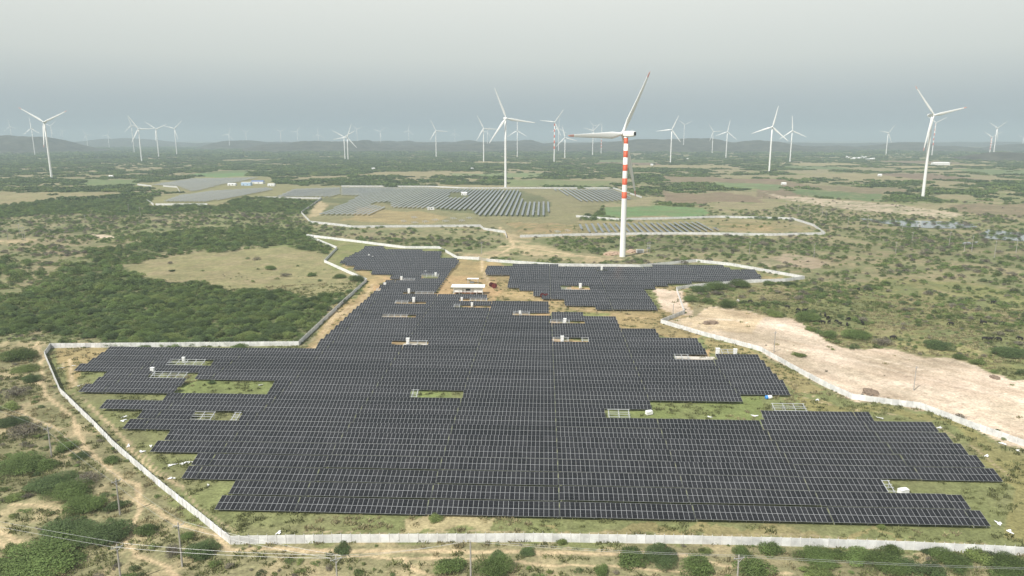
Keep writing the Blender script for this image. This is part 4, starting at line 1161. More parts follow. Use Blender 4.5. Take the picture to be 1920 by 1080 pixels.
# the striped turbine in the middle
BB = []
tops = [(320, 356), (394, 431), (470, 505), (546, 582), (622, 658)]           # red bands on the tower, in the enlarged picture
for a, b in tops:
    za = (990 - a) / (990 - 320) * 0.975; zb = (990 - b) / (990 - 320) * 0.975
    BB.append((zb, min(za, 0.968)))
turbine((1172, 251), (1167, 481), 0, 'red and white striped turbine standing nearest, right of centre', R(-140), None, True, BB, 0.98, (-31, -153, -268))
TB = [
    ((84, 229), (97, 335), 64, 'large white turbine nearest the left edge, in front of the flat topped hill', 10, None),
    ((61, 241), (66, 293), 356, 'smaller white turbine just left of the large left edge one', -10, None),
    ((22, 237), (25, 268), 110, 'faint turbine closest to the left edge of the view', 10, 5200),
    ((98, 236), (101, 272), 50, 'faint turbine just right of the large left edge one', 10, 4400),
    ((120, 246), (120, 262), 80, 'tiny faint turbine on the right slope of the flat topped hill', 0, 7000),
    ((164, 253), (165, 272), 330, 'faint turbine right of the flat topped hill', 0, 5600),
    ((205, 253), (205, 271), 20, 'faint turbine in front of the long pale ridge on the left', 0, 6000),
    ((262, 242), (266, 304), 88, 'white turbine in front of the pair on the left plain', 15, None),
    ((248, 235), (252, 274), 345, 'faint turbine behind the left trio, its leftmost', 15, 3900),
    ((295, 242), (298, 287), 66, 'middle turbine of the left plain trio', 10, 3100),
    ((328, 241), (332, 293), 45, 'rightmost white turbine of the left plain group', 10, None),
    ((431, 252), (431, 276), 20, 'faint turbine alone between the left group and the broken ridge', 0, 5200),
    ((463, 248), (463, 264), 60, 'tiny turbine on the first hump of the broken ridge', 0, 6200),
    ((528, 247), (528, 269), 60, 'tiny turbine on the ridge, left one of three evenly spaced', 0, 5600),
    ((558, 247), (559, 268), 30, 'tiny turbine on the ridge, middle of three evenly spaced', 0, 5800),
    ((598, 252), (598, 271), 0, 'tiny turbine on the ridge, right one of three evenly spaced', 0, 5500),
    ((645, 257), (647, 293), 300, 'left of two close turbines before the mesa shaped ridge', 10, 2900),
    ((652, 257), (653, 298), 20, 'right of two close turbines before the mesa shaped ridge', 10, 2700),
    ((670, 242), (671, 266), 70, 'faint turbine high on the ridge above the close pair', 0, 5600),
    ((714, 247), (714, 270), 50, 'faint turbine on the ridge right of the close pair', 0, 5400),
    ((766, 245), (767, 268), 10, 'faint turbine on the ridge left of the slim white one', 0, 5600),
    ((816, 245), (818, 295), 334, 'slim white turbine between the ridge and the central plant', 15, None),
    ((853, 250), (853, 266), 0, 'tiny turbine behind, right of the slim white one', 0, 6800),
    ((906, 241), (907, 303), 333, 'white turbine left of the tall central one', 15, None),
    ((913, 247), (914, 272), 30, 'faint turbine just behind the one left of the tall central one', 0, 5200),
    ((948, 222), (948, 353), 338, 'tall white turbine standing behind the central far plant', 20, None),
    ((969, 245), (970, 286), 0, 'small turbine just right of the tall central one', -10, 3300),
    ((1047, 240), (1047, 272), 5, 'faint turbine close right of the small striped one', 0, 4200),
    ((1059, 258), (1059, 297), 345, 'low small turbine below the small striped one', -10, None),
    ((1111, 245), (1111, 291), 45, 'white turbine left of the near striped one', 10, None),
    ((1109, 236), (1112, 268), 320, 'faint turbine directly behind the one left of the striped tower', 0, 5000),
    ((1258, 243), (1257, 305), 24, 'white turbine right of the near striped one', -10, None),
    ((1280, 234), (1281, 272), 65, 'faint turbine behind, right of the near striped one', 10, 4400),
    ((1336, 247), (1335, 289), 85, 'left of a small pair below the brownish ridge', 10, None),
    ((1363, 247), (1361, 296), 10, 'right of a small pair below the brownish ridge', -10, None),
    ((1449, 238), (1442, 322), 12, 'larger white turbine below the right end of the brownish ridge', -10, None),
    ((1485, 245), (1481, 304), 355, 'white turbine just right of the larger one by the ridge end', -10, None),
    ((1664, 249), (1661, 291), 40, 'small turbine above the white village', 10, None),
    ((1748, 216), (1730, 371), 318, 'tall white turbine with red blade tips near the right edge', 12, None),
    ((1866, 240), (1862, 285), 57, 'white turbine near the dark scrubby hill', 10, 3100),
    ((1917, 258), (1916, 275), 50, 'tiny faint turbine cut by the right edge', 0, 5200),
]
for hub, base, ph, lab, yaw, dist in TB:
    nearred = hub in ((84, 229), (1748, 216))
    turbine(hub, base, ph, lab, R(yaw), dist, nearred)
SB = [(0.90, 0.965), (0.76, 0.83), (0.62, 0.69), (0.48, 0.55), (0.34, 0.41)]
turbine((1038, 229), (1039, 283), 36, 'small red and white striped turbine on the ridge line', R(10), 2500, False, SB)
turbine((1127, 250), (1127, 283), 0, 'faint striped turbine just left of the near striped one', R(0), 3600, False, SB)
turbine((1750, 230), (1747, 310), 63, 'striped turbine hidden behind the tall one near the right edge', R(0), 3300, False, SB)
turbine((1858, 257), (1855, 286), 60, 'faint striped turbine left of the white one by the dark hill', R(0), 3500, False, SB)

# transformer and white box near the striped turbine's foot
p = P(1200, 474)
t = thing('transformer', 'white transformer box beside the foot of the striped turbine', 'transformer', p, 0.2)
mb = MB(); mb.box(-2.6, 2.6, -1.2, 1.2, 0.1, 2.2); obj('tank', mb.mesh('tank', M['cab']), t)
mb = MB(); mb.box(-2.8, 2.8, -1.4, 1.4, 2.203, 2.4); obj('lid', mb.mesh('lid', M['roof']), t)
mb = MB(); [mb.box(-2.2 + q * 0.45, -2.05 + q * 0.45, -1.5, -1.203, 0.4, 1.9) for q in range(10)]; obj('cooling_fins', mb.mesh('cooling_fins', M['galv']), t)
p = P(1216, 474)
t = thing('transformer_pole', 'double pole structure right of the white transformer box', 'pole structure', p)
for x in (-0.9, 0.9):
    mb = MB(); mb.tube((x, 0, -0.3), (x, 0, 7.6), 0.17, 0.13, 8); obj('pole', mb.mesh('pole', M['pole']), t)
for z in (3.0, 5.4, 7.2):
    mb = MB(); mb.box(-1.6, 1.6, -0.12, 0.12, z, z + 0.16); obj('crossarm', mb.mesh('crossarm', M['galv']), t)
mb = MB(); mb.box(-0.6, 0.6, -0.5, 0.5, 3.163, 4.4); obj('transformer_tank', mb.mesh('transformer_tank', M['grey']), t)


# ------------------------------------------------------------------ site building with long white roof
p = P(877.5, 551.5)
t = thing('control_building', 'long white roofed site building on posts beside the orange yard', 'building', p, -AX)
mb = MB(); mb.box(-9.2, 9.2, -0.7, 4.6, 4.0, 4.2)
for q in range(34):
    x = -9.1 + q * 0.54; mb.box(x, x + 0.1, -0.68, 4.58, 4.203, 4.24)
ro = obj('roof', mb.mesh('roof', M['roof']), t, (0, 0, 0), (R(6), 0, 0))
for a, b in ((-7.8, -3.2), (3.2, 7.8)):
    mb = MB(); mb.box(a, b, 0, 3.6, 1.0, 3.75); w = obj('wall', mb.mesh('wall', M['wallw']), t)
    mb = MB(); mb.box((a + b) / 2 - 0.5, (a + b) / 2 + 0.4, -0.06, -0.003, 1.05, 3.0); d = obj('door', mb.mesh('door', M['cab']), t)
    mb = MB(); mb.box((a + b) / 2 + 0.2, (a + b) / 2 + 0.3, -0.1, -0.063, 1.9, 2.1); obj('handle', mb.mesh('handle', M['dark']), d)
mb = MB(); mb.box(-3.1, 3.1, 0.5, 3.6, 1.0, 3.6); obj('equipment_room', mb.mesh('equipment_room', M['wallw']), t)
mb = MB(); mb.box(-1.2, 1.6, 0.4, 0.497, 1.9, 2.9); obj('window', mb.mesh('window', M['dark']), t)
mb = MB(); mb.box(-7.4, 7.4, -0.3, 3.9, 0.72, 0.97); obj('deck', mb.mesh('deck', M['brick']), t)
mb = MB(); mb.box(-3.1, 3.1, -0.5, -0.303, 0.3, 1.0); obj('step', mb.mesh('step', M['brick']), t)
for x in (-8, -4.8, -1.6, 1.6, 4.8, 8):
    mb = MB(); mb.box(x - 0.09, x + 0.09, -0.5, -0.32, -0.2, 3.9); obj('post', mb.mesh('post', M['cab']), t)
    mb = MB(); mb.box(x - 0.15, x + 0.15, 3.0, 3.3, -0.2, 0.717); obj('plinth', mb.mesh('plinth', M['concrete']), t)
p = P(887, 531)
t = thing('shelter', 'small open shelter with flat white roof behind the site building', 'shelter', p, -AX)
mb = MB(); mb.box(-3.4, 3.4, -1.6, 1.6, 2.7, 2.86); obj('roof', mb.mesh('roof', M['roof']), t)
for x in (-3, 3):
    for y in (-1.3, 1.3):
        mb = MB(); mb.box(x - 0.08, x + 0.08, y - 0.08, y + 0.08, -0.2, 2.697); obj('post', mb.mesh('post', M['galv']), t)
mb = MB(); mb.box(-2.0, 0.6, -0.6, 0.6, -0.1, 1.1); obj('switch_box', mb.mesh('switch_box', M['grey']), t)


# far buildings
def house(x, y, w, d, h, label, wallm, roofm, rz=0.0, group=None, gable=0.0, cat='house'):
    p = P(x, y)
    t = thing('house', label, cat, p, rz, group)
    mb = MB(); mb.box(-w / 2, w / 2, 0, d, -0.3, h); wl = obj('wall', mb.mesh('wall', wallm), t)
    mb = MB()
    if gable:
        mb.add([(-w / 2 - .3, -.3, h + .003), (w / 2 + .3, -.3, h + .003), (w / 2 + .3, d + .3, h + .003), (-w / 2 - .3, d + .3, h + .003), (-w / 2 - .3, d / 2, h + gable), (w / 2 + .3, d / 2, h + gable)],
               [(0, 1, 5, 4), (3, 4, 5, 2), (0, 4, 3), (1, 2, 5), (3, 2, 1, 0)])
    else:
        mb.box(-w / 2 - .2, w / 2 + .2, -.2, d + .2, h + .003, h + .35)
    obj('roof', mb.mesh('roof', roofm), t)
    mb = MB(); mb.box(-w * 0.3, -w * 0.3 + 1.1, -0.08, -0.003, 0, 2.1); obj('door', mb.mesh('door', M['dark']), t)
    mb = MB(); mb.box(w * 0.1, w * 0.1 + 1.4, -0.08, -0.003, 1.0, 2.2); obj('window', mb.mesh('window', M['dark']), t)


house(461, 348, 17, 10, 5.5, 'pale blue and white block among the far left plants', mat('pale_blue_wall', (0.42, 0.55, 0.72), 0.7), M['roof'], 0, None, 0, 'building')
house(482, 344.5, 22, 12, 4.2, 'long low shed with blue roof right of the pale blue block', M['wallw'], mat('blue_roof', (0.10, 0.18, 0.45), 0.5), 0, None, 1.5, 'building')
house(434, 348, 14, 8, 3.2, 'low white shed left of the pale blue block', M['cab'], M['roof'], 0, None, 1.0, 'building')
house(508, 349, 12, 8, 3.2, 'small white shed right of the blue roofed shed', M['cab'], M['roof'], 0, None, 1.0, 'building')
house(1766, 309.5, 52, 16, 6.5, 'long white shed left of the dark scrubby hill', M['cab'], M['roof'], 0.05, None, 2.5, 'shed')
VX = [1588, 1593, 1597, 1601, 1606, 1610, 1617, 1621, 1624, 1631, 1634, 1638, 1613, 1627]
for q, x in enumerate(sorted(VX)):
    house(x, 297.5 + random.uniform(-2.6, 2.2), random.uniform(6, 11), random.uniform(6, 9), random.uniform(3.2, 6.0), f'small white village house, {nth(q + 1)} from the left below the ridge', M['cab'], M['roof'],
          random.uniform(-.4, .4), 'white village houses', random.choice((0, 0, 1.8)))
for q, (x, y, lab) in enumerate([(1289, 299, 'lone white farmhouse on the plain right of the striped turbine'), (884, 318, 'white hut in scrub behind the central plant'), (1470, 347, 'white hut beside a green field on the right'),
                                 (207, 333, 'small white hut on the left plain'), (1650, 330, 'tiny white hut below the village'), (700, 318, 'tiny white hut in scrub left of centre'), (1222, 310, 'white hut left of the white turbine beyond the striped one'), (870, 366, 'pale hut at the clearing within the central far plant')]):
    house(x, y, 8, 6, 3.2, lab, M['cab'], M['roof'], random.uniform(-.5, .5), None, 1.4)

# white truck-like cabin in the far plant
p = P(808, 394)
t = thing('site_cabin', 'white site cabin on bare earth before the central far plant', 'cabin', p, 0.1)
mb = MB(); mb.box(-4, 4, -1.3, 1.3, 0.5, 3.1); obj('wall', mb.mesh('wall', M['cab']), t)
mb = MB(); mb.box(-4.2, 4.2, -1.5, 1.5, 3.103, 3.3); obj('roof', mb.mesh('roof', M['roof']), t)
mb = MB(); mb.box(-2.6, -1.6, -1.36, -1.303, 0.6, 2.6); obj('door', mb.mesh('door', M['grey']), t)
mb = MB(); mb.box(0, 1.6, -1.36, -1.303, 1.5, 2.5); obj('window', mb.mesh('window', M['dark']), t)
for x in (-3.2, 3.2):
    mb = MB(); mb.box(x - .25, x + .25, -1.2, 1.2, -0.2, 0.497); obj('skid', mb.mesh('skid', M['grey']), t)

# ------------------------------------------------------------------ cable drums, barrel, wrapped boxes
mb = MB(); lathe(mb, [(0.1, -0.08), (1.35, -0.08), (1.35, 0.08), (0.1, 0.08)], 18, 0, 'Y'); ME_FL = mb.mesh('flange', M['drum'])
mb = MB(); lathe(mb, [(0.85, -0.75), (0.85, 0.75)], 16, 0, 'Y'); ME_CORE = mb.mesh('core', mat('drum_cable', (0.08, 0.03, 0.03), 0.7), True)
for x, y, rz, lab in ((922, 538, 0.5, 'dark red cable drum right of the white roofed building'), (927, 540, -0.4, 'second dark red cable drum leaning close to the first'),
                      (1018, 559, 0.3, 'dark red cable drum at the lower edge of the right block'), (1023, 560, -0.7, 'dark red drum just right of the one below the right block')):
    p = P(x, y)
    t = thing('cable_drum', lab, 'cable drum', (p.x, p.y, 1.32), rz, 'cable drums')
    obj('core', ME_CORE, t); obj('flange', ME_FL, t, (0, -0.83, 0)); obj('flange', ME_FL, t, (0, 0.83, 0))
p = P(1441, 748)
t = thing('water_tank', 'blue topped white drum lying on grass by the right rows', 'tank', (p.x, p.y, 0.62), 0.2)
mb = MB(); lathe(mb, [(0.5, -1.1), (0.62, -1.0), (0.62, 0.4)], 16, 0, 'Y'); o_ = obj('barrel', mb.mesh('barrel', M['plastic'], True), t, (0, 0, 0), (0, 0, R(90)))
mb = MB(); lathe(mb, [(0.64, 0.4), (0.64, 1.0), (0.5, 1.15)], 16, 0, 'Y'); obj('cap', mb.mesh('cap', M['blue'], True), t, (0, 0, 0), (0, 0, R(-90)), (1, -1, 1))
for x, y, s, lab in ((1693, 926, 1.0, 'white wrapped crate on grass behind the short front row'), (1217, 777, 0.9, 'white wrapped crate at the edge of the large green gap')):
    p = P(x, y)
    t = thing('wrapped_crate', lab, 'crate', p, 0.3)
    bm = bmesh.new(); bmesh.ops.create_cube(bm, size=1.0); bmesh.ops.subdivide_edges(bm, edges=bm.edges[:], cuts=3, use_grid_fill=True)
    for v in bm.verts:
        v.co = Vector((v.co.x * 2.3, v.co.y * 1.4, v.co.z * 1.2 + 0.72)) + Vector((random.uniform(-.06, .06), random.uniform(-.06, .06), random.uniform(-.06, .06)))
    me = bpy.data.meshes.new('wrapping'); bm.to_mesh(me); bm.free(); me.materials.append(M['plastic']); obj('wrapping', me, t, scl=(s, s, s))
    mb = MB(); [mb.box(-1.1, 1.1, y0, y0 + 0.15, 0.0, 0.11) for y0 in (-0.65, -0.07, 0.5)]; obj('pallet', mb.mesh('pallet', M['bark']), t, scl=(s, s, s))

# crumpled plastic sheets
SHEETS = [(233, 782), (231, 789), (241, 836), (266, 847), (283, 837), (323, 872), (345, 869), (358, 867), (322, 897), (390, 910), (523, 999), (150, 723), (138, 686), (115, 690), (489, 722),
          (1650, 784), (1762, 802), (1850, 855), (1908, 845), (1873, 982), (1880, 832), (1533, 750), (1415, 780), (1330, 782), (1893, 997)]
used = {}
for x, y in SHEETS:
    p = P(x, y)
    bm = bmesh.new()
    bmesh.ops.create_grid(bm, x_segments=7, y_segments=5, size=0.5)
    w, d = random.uniform(0.8, 2.0), random.uniform(0.4, 1.0)
    ph = random.uniform(0, 9)
    for v in bm.verts:
        a = math.atan2(v.co.y, v.co.x)
        k = 1 + 0.35 * math.sin(3 * a + ph) + 0.2 * math.sin(5 * a + 2 * ph)
        v.co = Vector((v.co.x * w * k, v.co.y * d * k, 0.10 + 0.16 * random.random() * max(0, 1 - 2 * v.co.length * 0.8)))
    r_ = bmesh.ops.extrude_face_region(bm, geom=bm.faces[:])
    for v in [g for g in r_['geom'] if isinstance(g, bmesh.types.BMVert)]: v.co.z += 0.03
    me = bpy.data.meshes.new('plastic_sheet'); bm.to_mesh(me); bm.free(); me.materials.append(M['plastic'])
    k = int(max(0, round(((p - O0).dot(N) - 2) / PITCHROW))) + 1
    side = 'left' if x < 700 else 'right'
    q = used.setdefault((k, side), 0); used[(k, side)] += 1
    lab = f'crumpled white plastic sheet on grass {side} of the {nth(k)} solar row' + ('' if q == 0 else f', {nth(q + 1)} such scrap there')
    tag(obj('plastic_sheet', me, None, (p.x, p.y, 0), (0, 0, random.uniform(0, 3))), lab, 'plastic sheet', 'plastic scraps on the grass')

# ------------------------------------------------------------------ power poles and wires
mb = MB(); mb.tube((0, 0, -0.4), (0, 0, 8.6), 0.17, 0.11, 8); ME_SHAFT = mb.mesh('shaft', M['pole'])
mb = MB(); mb.box(-1.1, 1.1, -0.19, -0.115, 8.1, 8.22); mb.tube((-0.7, -0.15, 8.1), (0, -0.15, 7.4), 0.03, 0.03, 4); mb.tube((0.7, -0.15, 8.1), (0, -0.15, 7.4), 0.03, 0.03, 4); ME_ARM = mb.mesh('crossarm', M['galv'])
mb = MB(); mb.tube((0, 0, 0), (0, 0, 0.28), 0.07, 0.04, 6); ME_INS = mb.mesh('insulator', M['ceramic'])
POLES = [  # base, height, yaw, label
    ((97, 856), 8.6, 0.9, 'power pole outside the left wall by dry twigs', True), ((225, 964), 8.6, 0.9, 'power pole beside the trail left of the wall corner', True),
    ((342, 1062), 9.5, 0.7, 'power pole in front of a dark bush near the wall corner', True), ((228, 1098), 8.6, 0.7, 'power pole cut by the bottom edge left of the corner one', True),
    ((634, 1122), 8.6, 0.5, 'power pole mostly below the bottom edge left of centre', True), ((883, 1098), 9.5, 0.2, 'slim power pole in front of the front wall', False),
    ((1380, 1120), 8.6, 0.2, 'power pole at the bottom edge, right of the slim one', True),
    ((1451, 660), 8.6, 0.6, 'power pole on the sand beside the right wall', True), ((1713, 732), 8.6, 0.6, 'power pole alone on the wide sand flat', True),
    ((1262, 592), 6.0, 0.6, 'short pole inside the wall bend on the right', False), ((903, 476), 8.6, 0.2, 'pole at the track crossing behind the gate', True),
]
FARP = [(375, 910, 980), (738, 925, 1000), (1197, 918, 975), (1290, 860, 915), (1497, 850, 940), (1625, 870, 965), (1583, 920, 965), (1753, 905, 1000), (1875, 910, 970), (785, 705, 770), (650, 705, 750),
        (580, 690, 735), (713, 730, 765), (805, 740, 790), (928, 780, 840), (1040, 765, 830), (1233, 810, 850)]
FARL = [(45, 850, 900), (112, 820, 880), (130, 840, 905), (142, 840, 905), (725, 705, 745), (790, 720, 770), (480, 765, 800)]
fp = [((1280 + x / 3, 150 + b / 3), (b - a) / 3, 'R') for x, a, b in FARP] + [((x / 3, 150 + b / 3), (b - a) / 3, 'L') for x, a, b in FARL]
cr = cl = 0
PT = {}


def pole(base, h, yaw, label, arm=True, group=None):
    p = P(*base)
    t = thing('power_pole', label, 'power pole', p, yaw, group)
    s = h / 8.6
    obj('shaft', ME_SHAFT, t, scl=(1.2, 1.2, s))
    dz = h - 8.6
    if arm:
        ar = obj('crossarm', ME_ARM, t, (0, 0, dz))
        for x in (-0.95, 0.95):
            obj('insulator', ME_INS, ar, (x, -0.15, 8.223))
        obj('insulator', ME_INS, t, (0, 0, 8.6 + dz))
    return t, p


for base, h, yaw, lab, arm in POLES:
    PT[base] = pole(base, h, yaw, lab, arm, 'power poles around the site')
fp.sort(key=lambda q: q[0][0])
for base, hpx, side in fp:
    d = P(*base).length
    h = float(np.clip(hpx * d / F, 6.5, 12))
    if side == 'R':
        cr += 1; lab = f'thin pale power pole, {nth(cr)} from the left in the scrub right of the striped turbine'
    else:
        cl += 1; lab = f'thin pale power pole, {nth(cl)} from the left in the left scrub'
    pole(base, h, random.uniform(0, 1), lab, True, 'far power poles')


def wire(a, b, sag, label, r=0.021):
    mb = MB(); n = 14
    pts = [a.lerp(b, i / n) - Vector((0, 0, sag * 4 * (i / n) * (1 - i / n))) for i in range(n + 1)]
    for q in range(n):
        mb.tube(pts[q], pts[q + 1], r, r, 4, 0, False)
    tag(obj('overhead_wire', mb.mesh('overhead_wire', M['wire'])), label, 'wire', 'overhead wires')


def top(base, h, side, yaw):
    p = P(*base)
    return p + Vector((math.cos(yaw) * side, math.sin(yaw) * side, h - 0.1))


W1 = [(P(-260, 700), 0.9, 8.6), (P(97, 856), 0.9, 8.6), (P(225, 964), 0.9, 8.6), (P(342, 1062), 0.7, 9.5), (P(634, 1122), 0.5, 8.6)]
W2 = [(P(-300, 985), 0.7, 8.6), (P(228, 1098), 0.7, 8.6), (P(634, 1122), 0.5, 8.6), (P(883, 1098), 0.2, 9.5), (P(1380, 1120), 0.2, 8.6), (P(2100, 1150), 0.2, 8.6)]
for line, nm in ((W1, 'left of the wall'), (W2, 'across the bottom of the view')):
    for q, ((a, ya, ha), (b, yb, hb)) in enumerate(zip(line[:-1], line[1:])):
        for side, sn in ((-0.95, 'left'), (0.95, 'right')):
            pa = a + Vector((math.cos(ya) * side, math.sin(ya) * side, ha)); pb = b + Vector((math.cos(yb) * side, math.sin(yb) * side, hb))
            wire(pa, pb, 0.5, f'thin grey {sn} hand wire, {nth(q + 1)} span of the line {nm}')

# ------------------------------------------------------------------ cattle
def cow_mesh(head_down, material, name):
    me = bpy.data.meshes.new(name)
    hz = (0.35 if head_down else 1.45)
    V = [(0, 0, 1.05), (0.55, 0, 1.08), (0.85, 0, 1.15), (1.15, 0, 0.95 if head_down else 1.35), (1.42, 0, hz), (1.62, 0, hz - 0.18),      # spine front, neck, head, muzzle
         (-0.55, 0, 1.08), (-0.85, 0, 1.05), (-0.98, 0, 0.75), (-1.0, 0, 0.40),                                                       # hips, tail
         (0.6, 0.22, 0.75), (0.62, 0.22, 0.38), (0.6, 0.22, 0.02), (0.6, -0.22, 0.75), (0.58, -0.22, 0.38), (0.6, -0.22, 0.02),
         (-0.62, 0.24, 0.80), (-0.72, 0.24, 0.45), (-0.64, 0.24, 0.02), (-0.62, -0.24, 0.80), (-0.74, -0.24, 0.45), (-0.66, -0.24, 0.02),
         (1.30, 0.25, hz + 0.22), (1.30, -0.25, hz + 0.22)]
    E = [(0, 1), (1, 2), (2, 3), (3, 4), (4, 5), (0, 6), (6, 7), (7, 8), (8, 9), (1, 10), (10, 11), (11, 12), (1, 13), (13, 14), (14, 15), (6, 16), (16, 17), (17, 18), (6, 19), (19, 20), (20, 21), (4, 22), (4, 23)]
    rad = [0.38, 0.36, 0.27, 0.20, 0.16, 0.11, 0.35, 0.22, 0.04, 0.05, 0.13, 0.075, 0.07, 0.13, 0.075, 0.07, 0.16, 0.085, 0.07, 0.16, 0.085, 0.07, 0.05, 0.05]
    me.from_pydata(V, E, [])
    o = bpy.data.objects.new(name, me)
    COL.objects.link(o)
    md = o.modifiers.new('skin', 'SKIN')
    for i, r in enumerate(rad):
        me.skin_vertices[0].data[i].radius = (r, r * (1.0 if i not in (0, 1, 6) else 1.15))
    me.skin_vertices[0].data[0].use_root = True
    sd = o.modifiers.new('sub', 'SUBSURF'); sd.levels = 1; sd.render_levels = 1
    dg = bpy.context.evaluated_depsgraph_get()
    out = bpy.data.meshes.new_from_object(o.evaluated_get(dg))
    out.name = name
    out.materials.clear(); out.materials.append(material)
    out.polygons.foreach_set('use_smooth', [True] * len(out.polygons))
    bpy.data.objects.remove(o)
    return out


COWS = [cow_mesh(True, M['hide'], 'cow'), cow_mesh(False, M['hide'], 'cow'), cow_mesh(True, M['hidew'], 'cow')]
CW = [(1569, 606), (1575, 610), (1588, 611), (1591, 601), (1617, 609), (1673, 636), (1846, 638), (1856, 639), (1873, 639), (1913, 638), (1840, 607), (1845, 608), (1878, 609), (1861, 570), (1476, 578), (1497, 584), (1508, 585),
      (1406, 568), (1384, 567), (1547, 594), (1552, 599), (1543, 607), (1554, 607), (1538, 594), (1610, 545), (1666, 535), (1783, 610), (1496, 590)]
CWL = ['at the top right of the loose herd above the round bush', 'grazing left of the loose herd', 'in the herd just above the round bush']
for q, (x, y) in enumerate(CW):
    p = P(x, y)
    me = COWS[2] if q == 18 else COWS[q % 3 % 2]
    near = ('above the round bush at the sand edge' if 1560 <= x < 1640 else 'far right beyond the last round bush' if x > 1835 else 'among bushes left of the herd' if x >= 1530 and x < 1560 else 'near the wall bend' if x < 1430 else 'in the pasture by the sand edge' if x < 1520 else 'in open pasture')
    o = obj('cow', me, None, (p.x, p.y, -0.02), (0, 0, random.uniform(0, 6.28)), (1.15, 1.15, 1.15))
    o['_where'] = near
    col = 'pale' if q == 18 else 'black'
    tag(o, f'{col} cow {near}', 'cow', 'cattle in the pasture right of the sand')
herd = {}
for o in [o for o in COL.objects if o.name.split('.')[0] == 'cow']:
    herd.setdefault(o['label'], []).append(o)
for lab, os_ in herd.items():
    os_.sort(key=lambda o: float(proj(o.location.x, o.location.y, 0)[0]))
    for i, o in enumerate(os_):
        del o['_where']
        if len(os_) > 1:
            o['label'] = f'{lab}, {nth(i + 1)} from left'

# rubble heaps and dumped branches on the sand
for x, y, s, lab in ((1332, 606, 2.6, 'dark rubble heap on the sand near the wall bend'), (1632, 736, 2.4, 'low dark rubble heap on the sand beside the right wall'), (1865, 708, 1.6, 'small dark mound on the sand at the right'), (1148, 477, 4.5, 'heap of pale excavated earth left of the striped turbine foot'), (1185, 472, 4.0, 'earth heap right behind the striped turbine foot')):
    bm = bmesh.new(); bmesh.ops.create_icosphere(bm, subdivisions=3, radius=1.0)
    for v in bm.verts:
        n = random.uniform(0.75, 1.2)
        v.co = Vector((v.co.x * 1.5 * n, v.co.y * n, max(-0.05, v.co.z) * 0.42 * n))
    me = bpy.data.meshes.new('rubble_heap'); bm.to_mesh(me); bm.free(); me.materials.append(M['rock'] if s < 4 else mat('excavated_earth', (0.40, 0.29, 0.21), 0.95, 0.1, var=0.2, vscale=1))
    p = P(x, y)
    tag(obj('earth_heap', me, None, (p.x, p.y, -0.03), (0, 0, random.random() * 3), (s, s, s)), lab, 'earth heap')


# ------------------------------------------------------------------ shrubs
def leaf_cloud(n, size, seed, rx=1.0, rz=0.62, lobes=7, flat=0.5):
    """unit shrub (radius about 1): leaf-sized quads spread through several overlapping lobes"""
    rg = np.random.default_rng(seed)
    lx = []
    for i in range(lobes):
        a = 2 * math.pi * (i + rg.random() * 0.8) / lobes
        d = (0.26 + 0.52 * rg.random()) if i else 0.0
        r = 0.22 + 0.32 * rg.random() if i else 0.55
        lx.append((math.cos(a) * d * rx, math.sin(a) * d * (0.7 + 0.5 * rg.random()), rz * (0.18 + 0.60 * rg.random()) * (1 - 0.45 * d), r))
    lx = np.array(lx)
    w = lx[:, 3] ** 2; w /= w.sum()
    k = rg.choice(lobes, n, p=w)
    v = rg.normal(size=(n, 3)); v /= np.linalg.norm(v, axis=1)[:, None]
    v[:, 2] = np.abs(v[:, 2]) * 1.0 - 0.35 * rg.random(n)
    rad = lx[k, 3] * (0.55 + 0.5 * rg.random(n) ** 0.5)
    rad = rad * np.where(rg.random(n) < 0.16, 1.0 + 0.45 * rg.random(n), 1.0)
    c = lx[k, :3] + v * rad[:, None] * np.array([1, 1, rz * 1.15])[None]
    c[:, 2] = np.maximum(c[:, 2], 0.01 + 0.06 * rg.random(n))
    sz = size * (0.6 + 0.8 * rg.random(n))
    t1 = rg.normal(size=(n, 3)); t1 /= np.linalg.norm(t1, axis=1)[:, None]
    nr = v * 0.5 + np.array([0, 0, 0.75]) + rg.normal(size=(n, 3)) * 0.45
    nr /= np.linalg.norm(nr, axis=1)[:, None]
    t1 = np.cross(nr, t1); t1 /= np.linalg.norm(t1, axis=1)[:, None]
    t2 = np.cross(nr, t1)
    a = sz[:, None] * t1; b = sz[:, None] * flat * t2
    q = np.stack([c - a, c - b, c + a, c + b], 1).reshape(-1, 3)
    global LAST_TONE
    lt = rg.uniform(-0.30, 0.38, lobes)
    LAST_TONE = np.repeat(lt[k], 4)
    return q


LAST_TONE = None


def quads_mesh(name, q, material):
    me = bpy.data.meshes.new(name)
    n = len(q) // 4
    me.vertices.add(n * 4); me.vertices.foreach_set('co', q.ravel())
    me.loops.add(n * 4); me.loops.foreach_set('vertex_index', np.arange(n * 4))
    me.polygons.add(n); me.polygons.foreach_set('loop_start', np.arange(n) * 4)
    me.update(calc_edges=True)
    if LAST_TONE is not None and len(LAST_TONE) == n * 4:
        at = me.attributes.new('clump_tone', 'FLOAT', 'POINT'); at.data.foreach_set('value', LAST_TONE.astype(np.float32))
    me.materials.append(material)
    return me


def stem_mesh(seed):
    rg = random.Random(seed)
    mb = MB()
    for i in range(6):
        a = i * 1.05 + rg.random(); d = 0.45 + 0.25 * rg.random()
        m = Vector((math.cos(a) * d * 0.4, math.sin(a) * d * 0.4, 0.22)); e = Vector((math.cos(a) * d, math.sin(a) * d, 0.42 + 0.1 * rg.random()))
        mb.tube((0, 0, -0.05), m, 0.035, 0.025, 5); mb.tube(m, e, 0.025, 0.008, 5)
    return mb.mesh('stem', M['bark'])


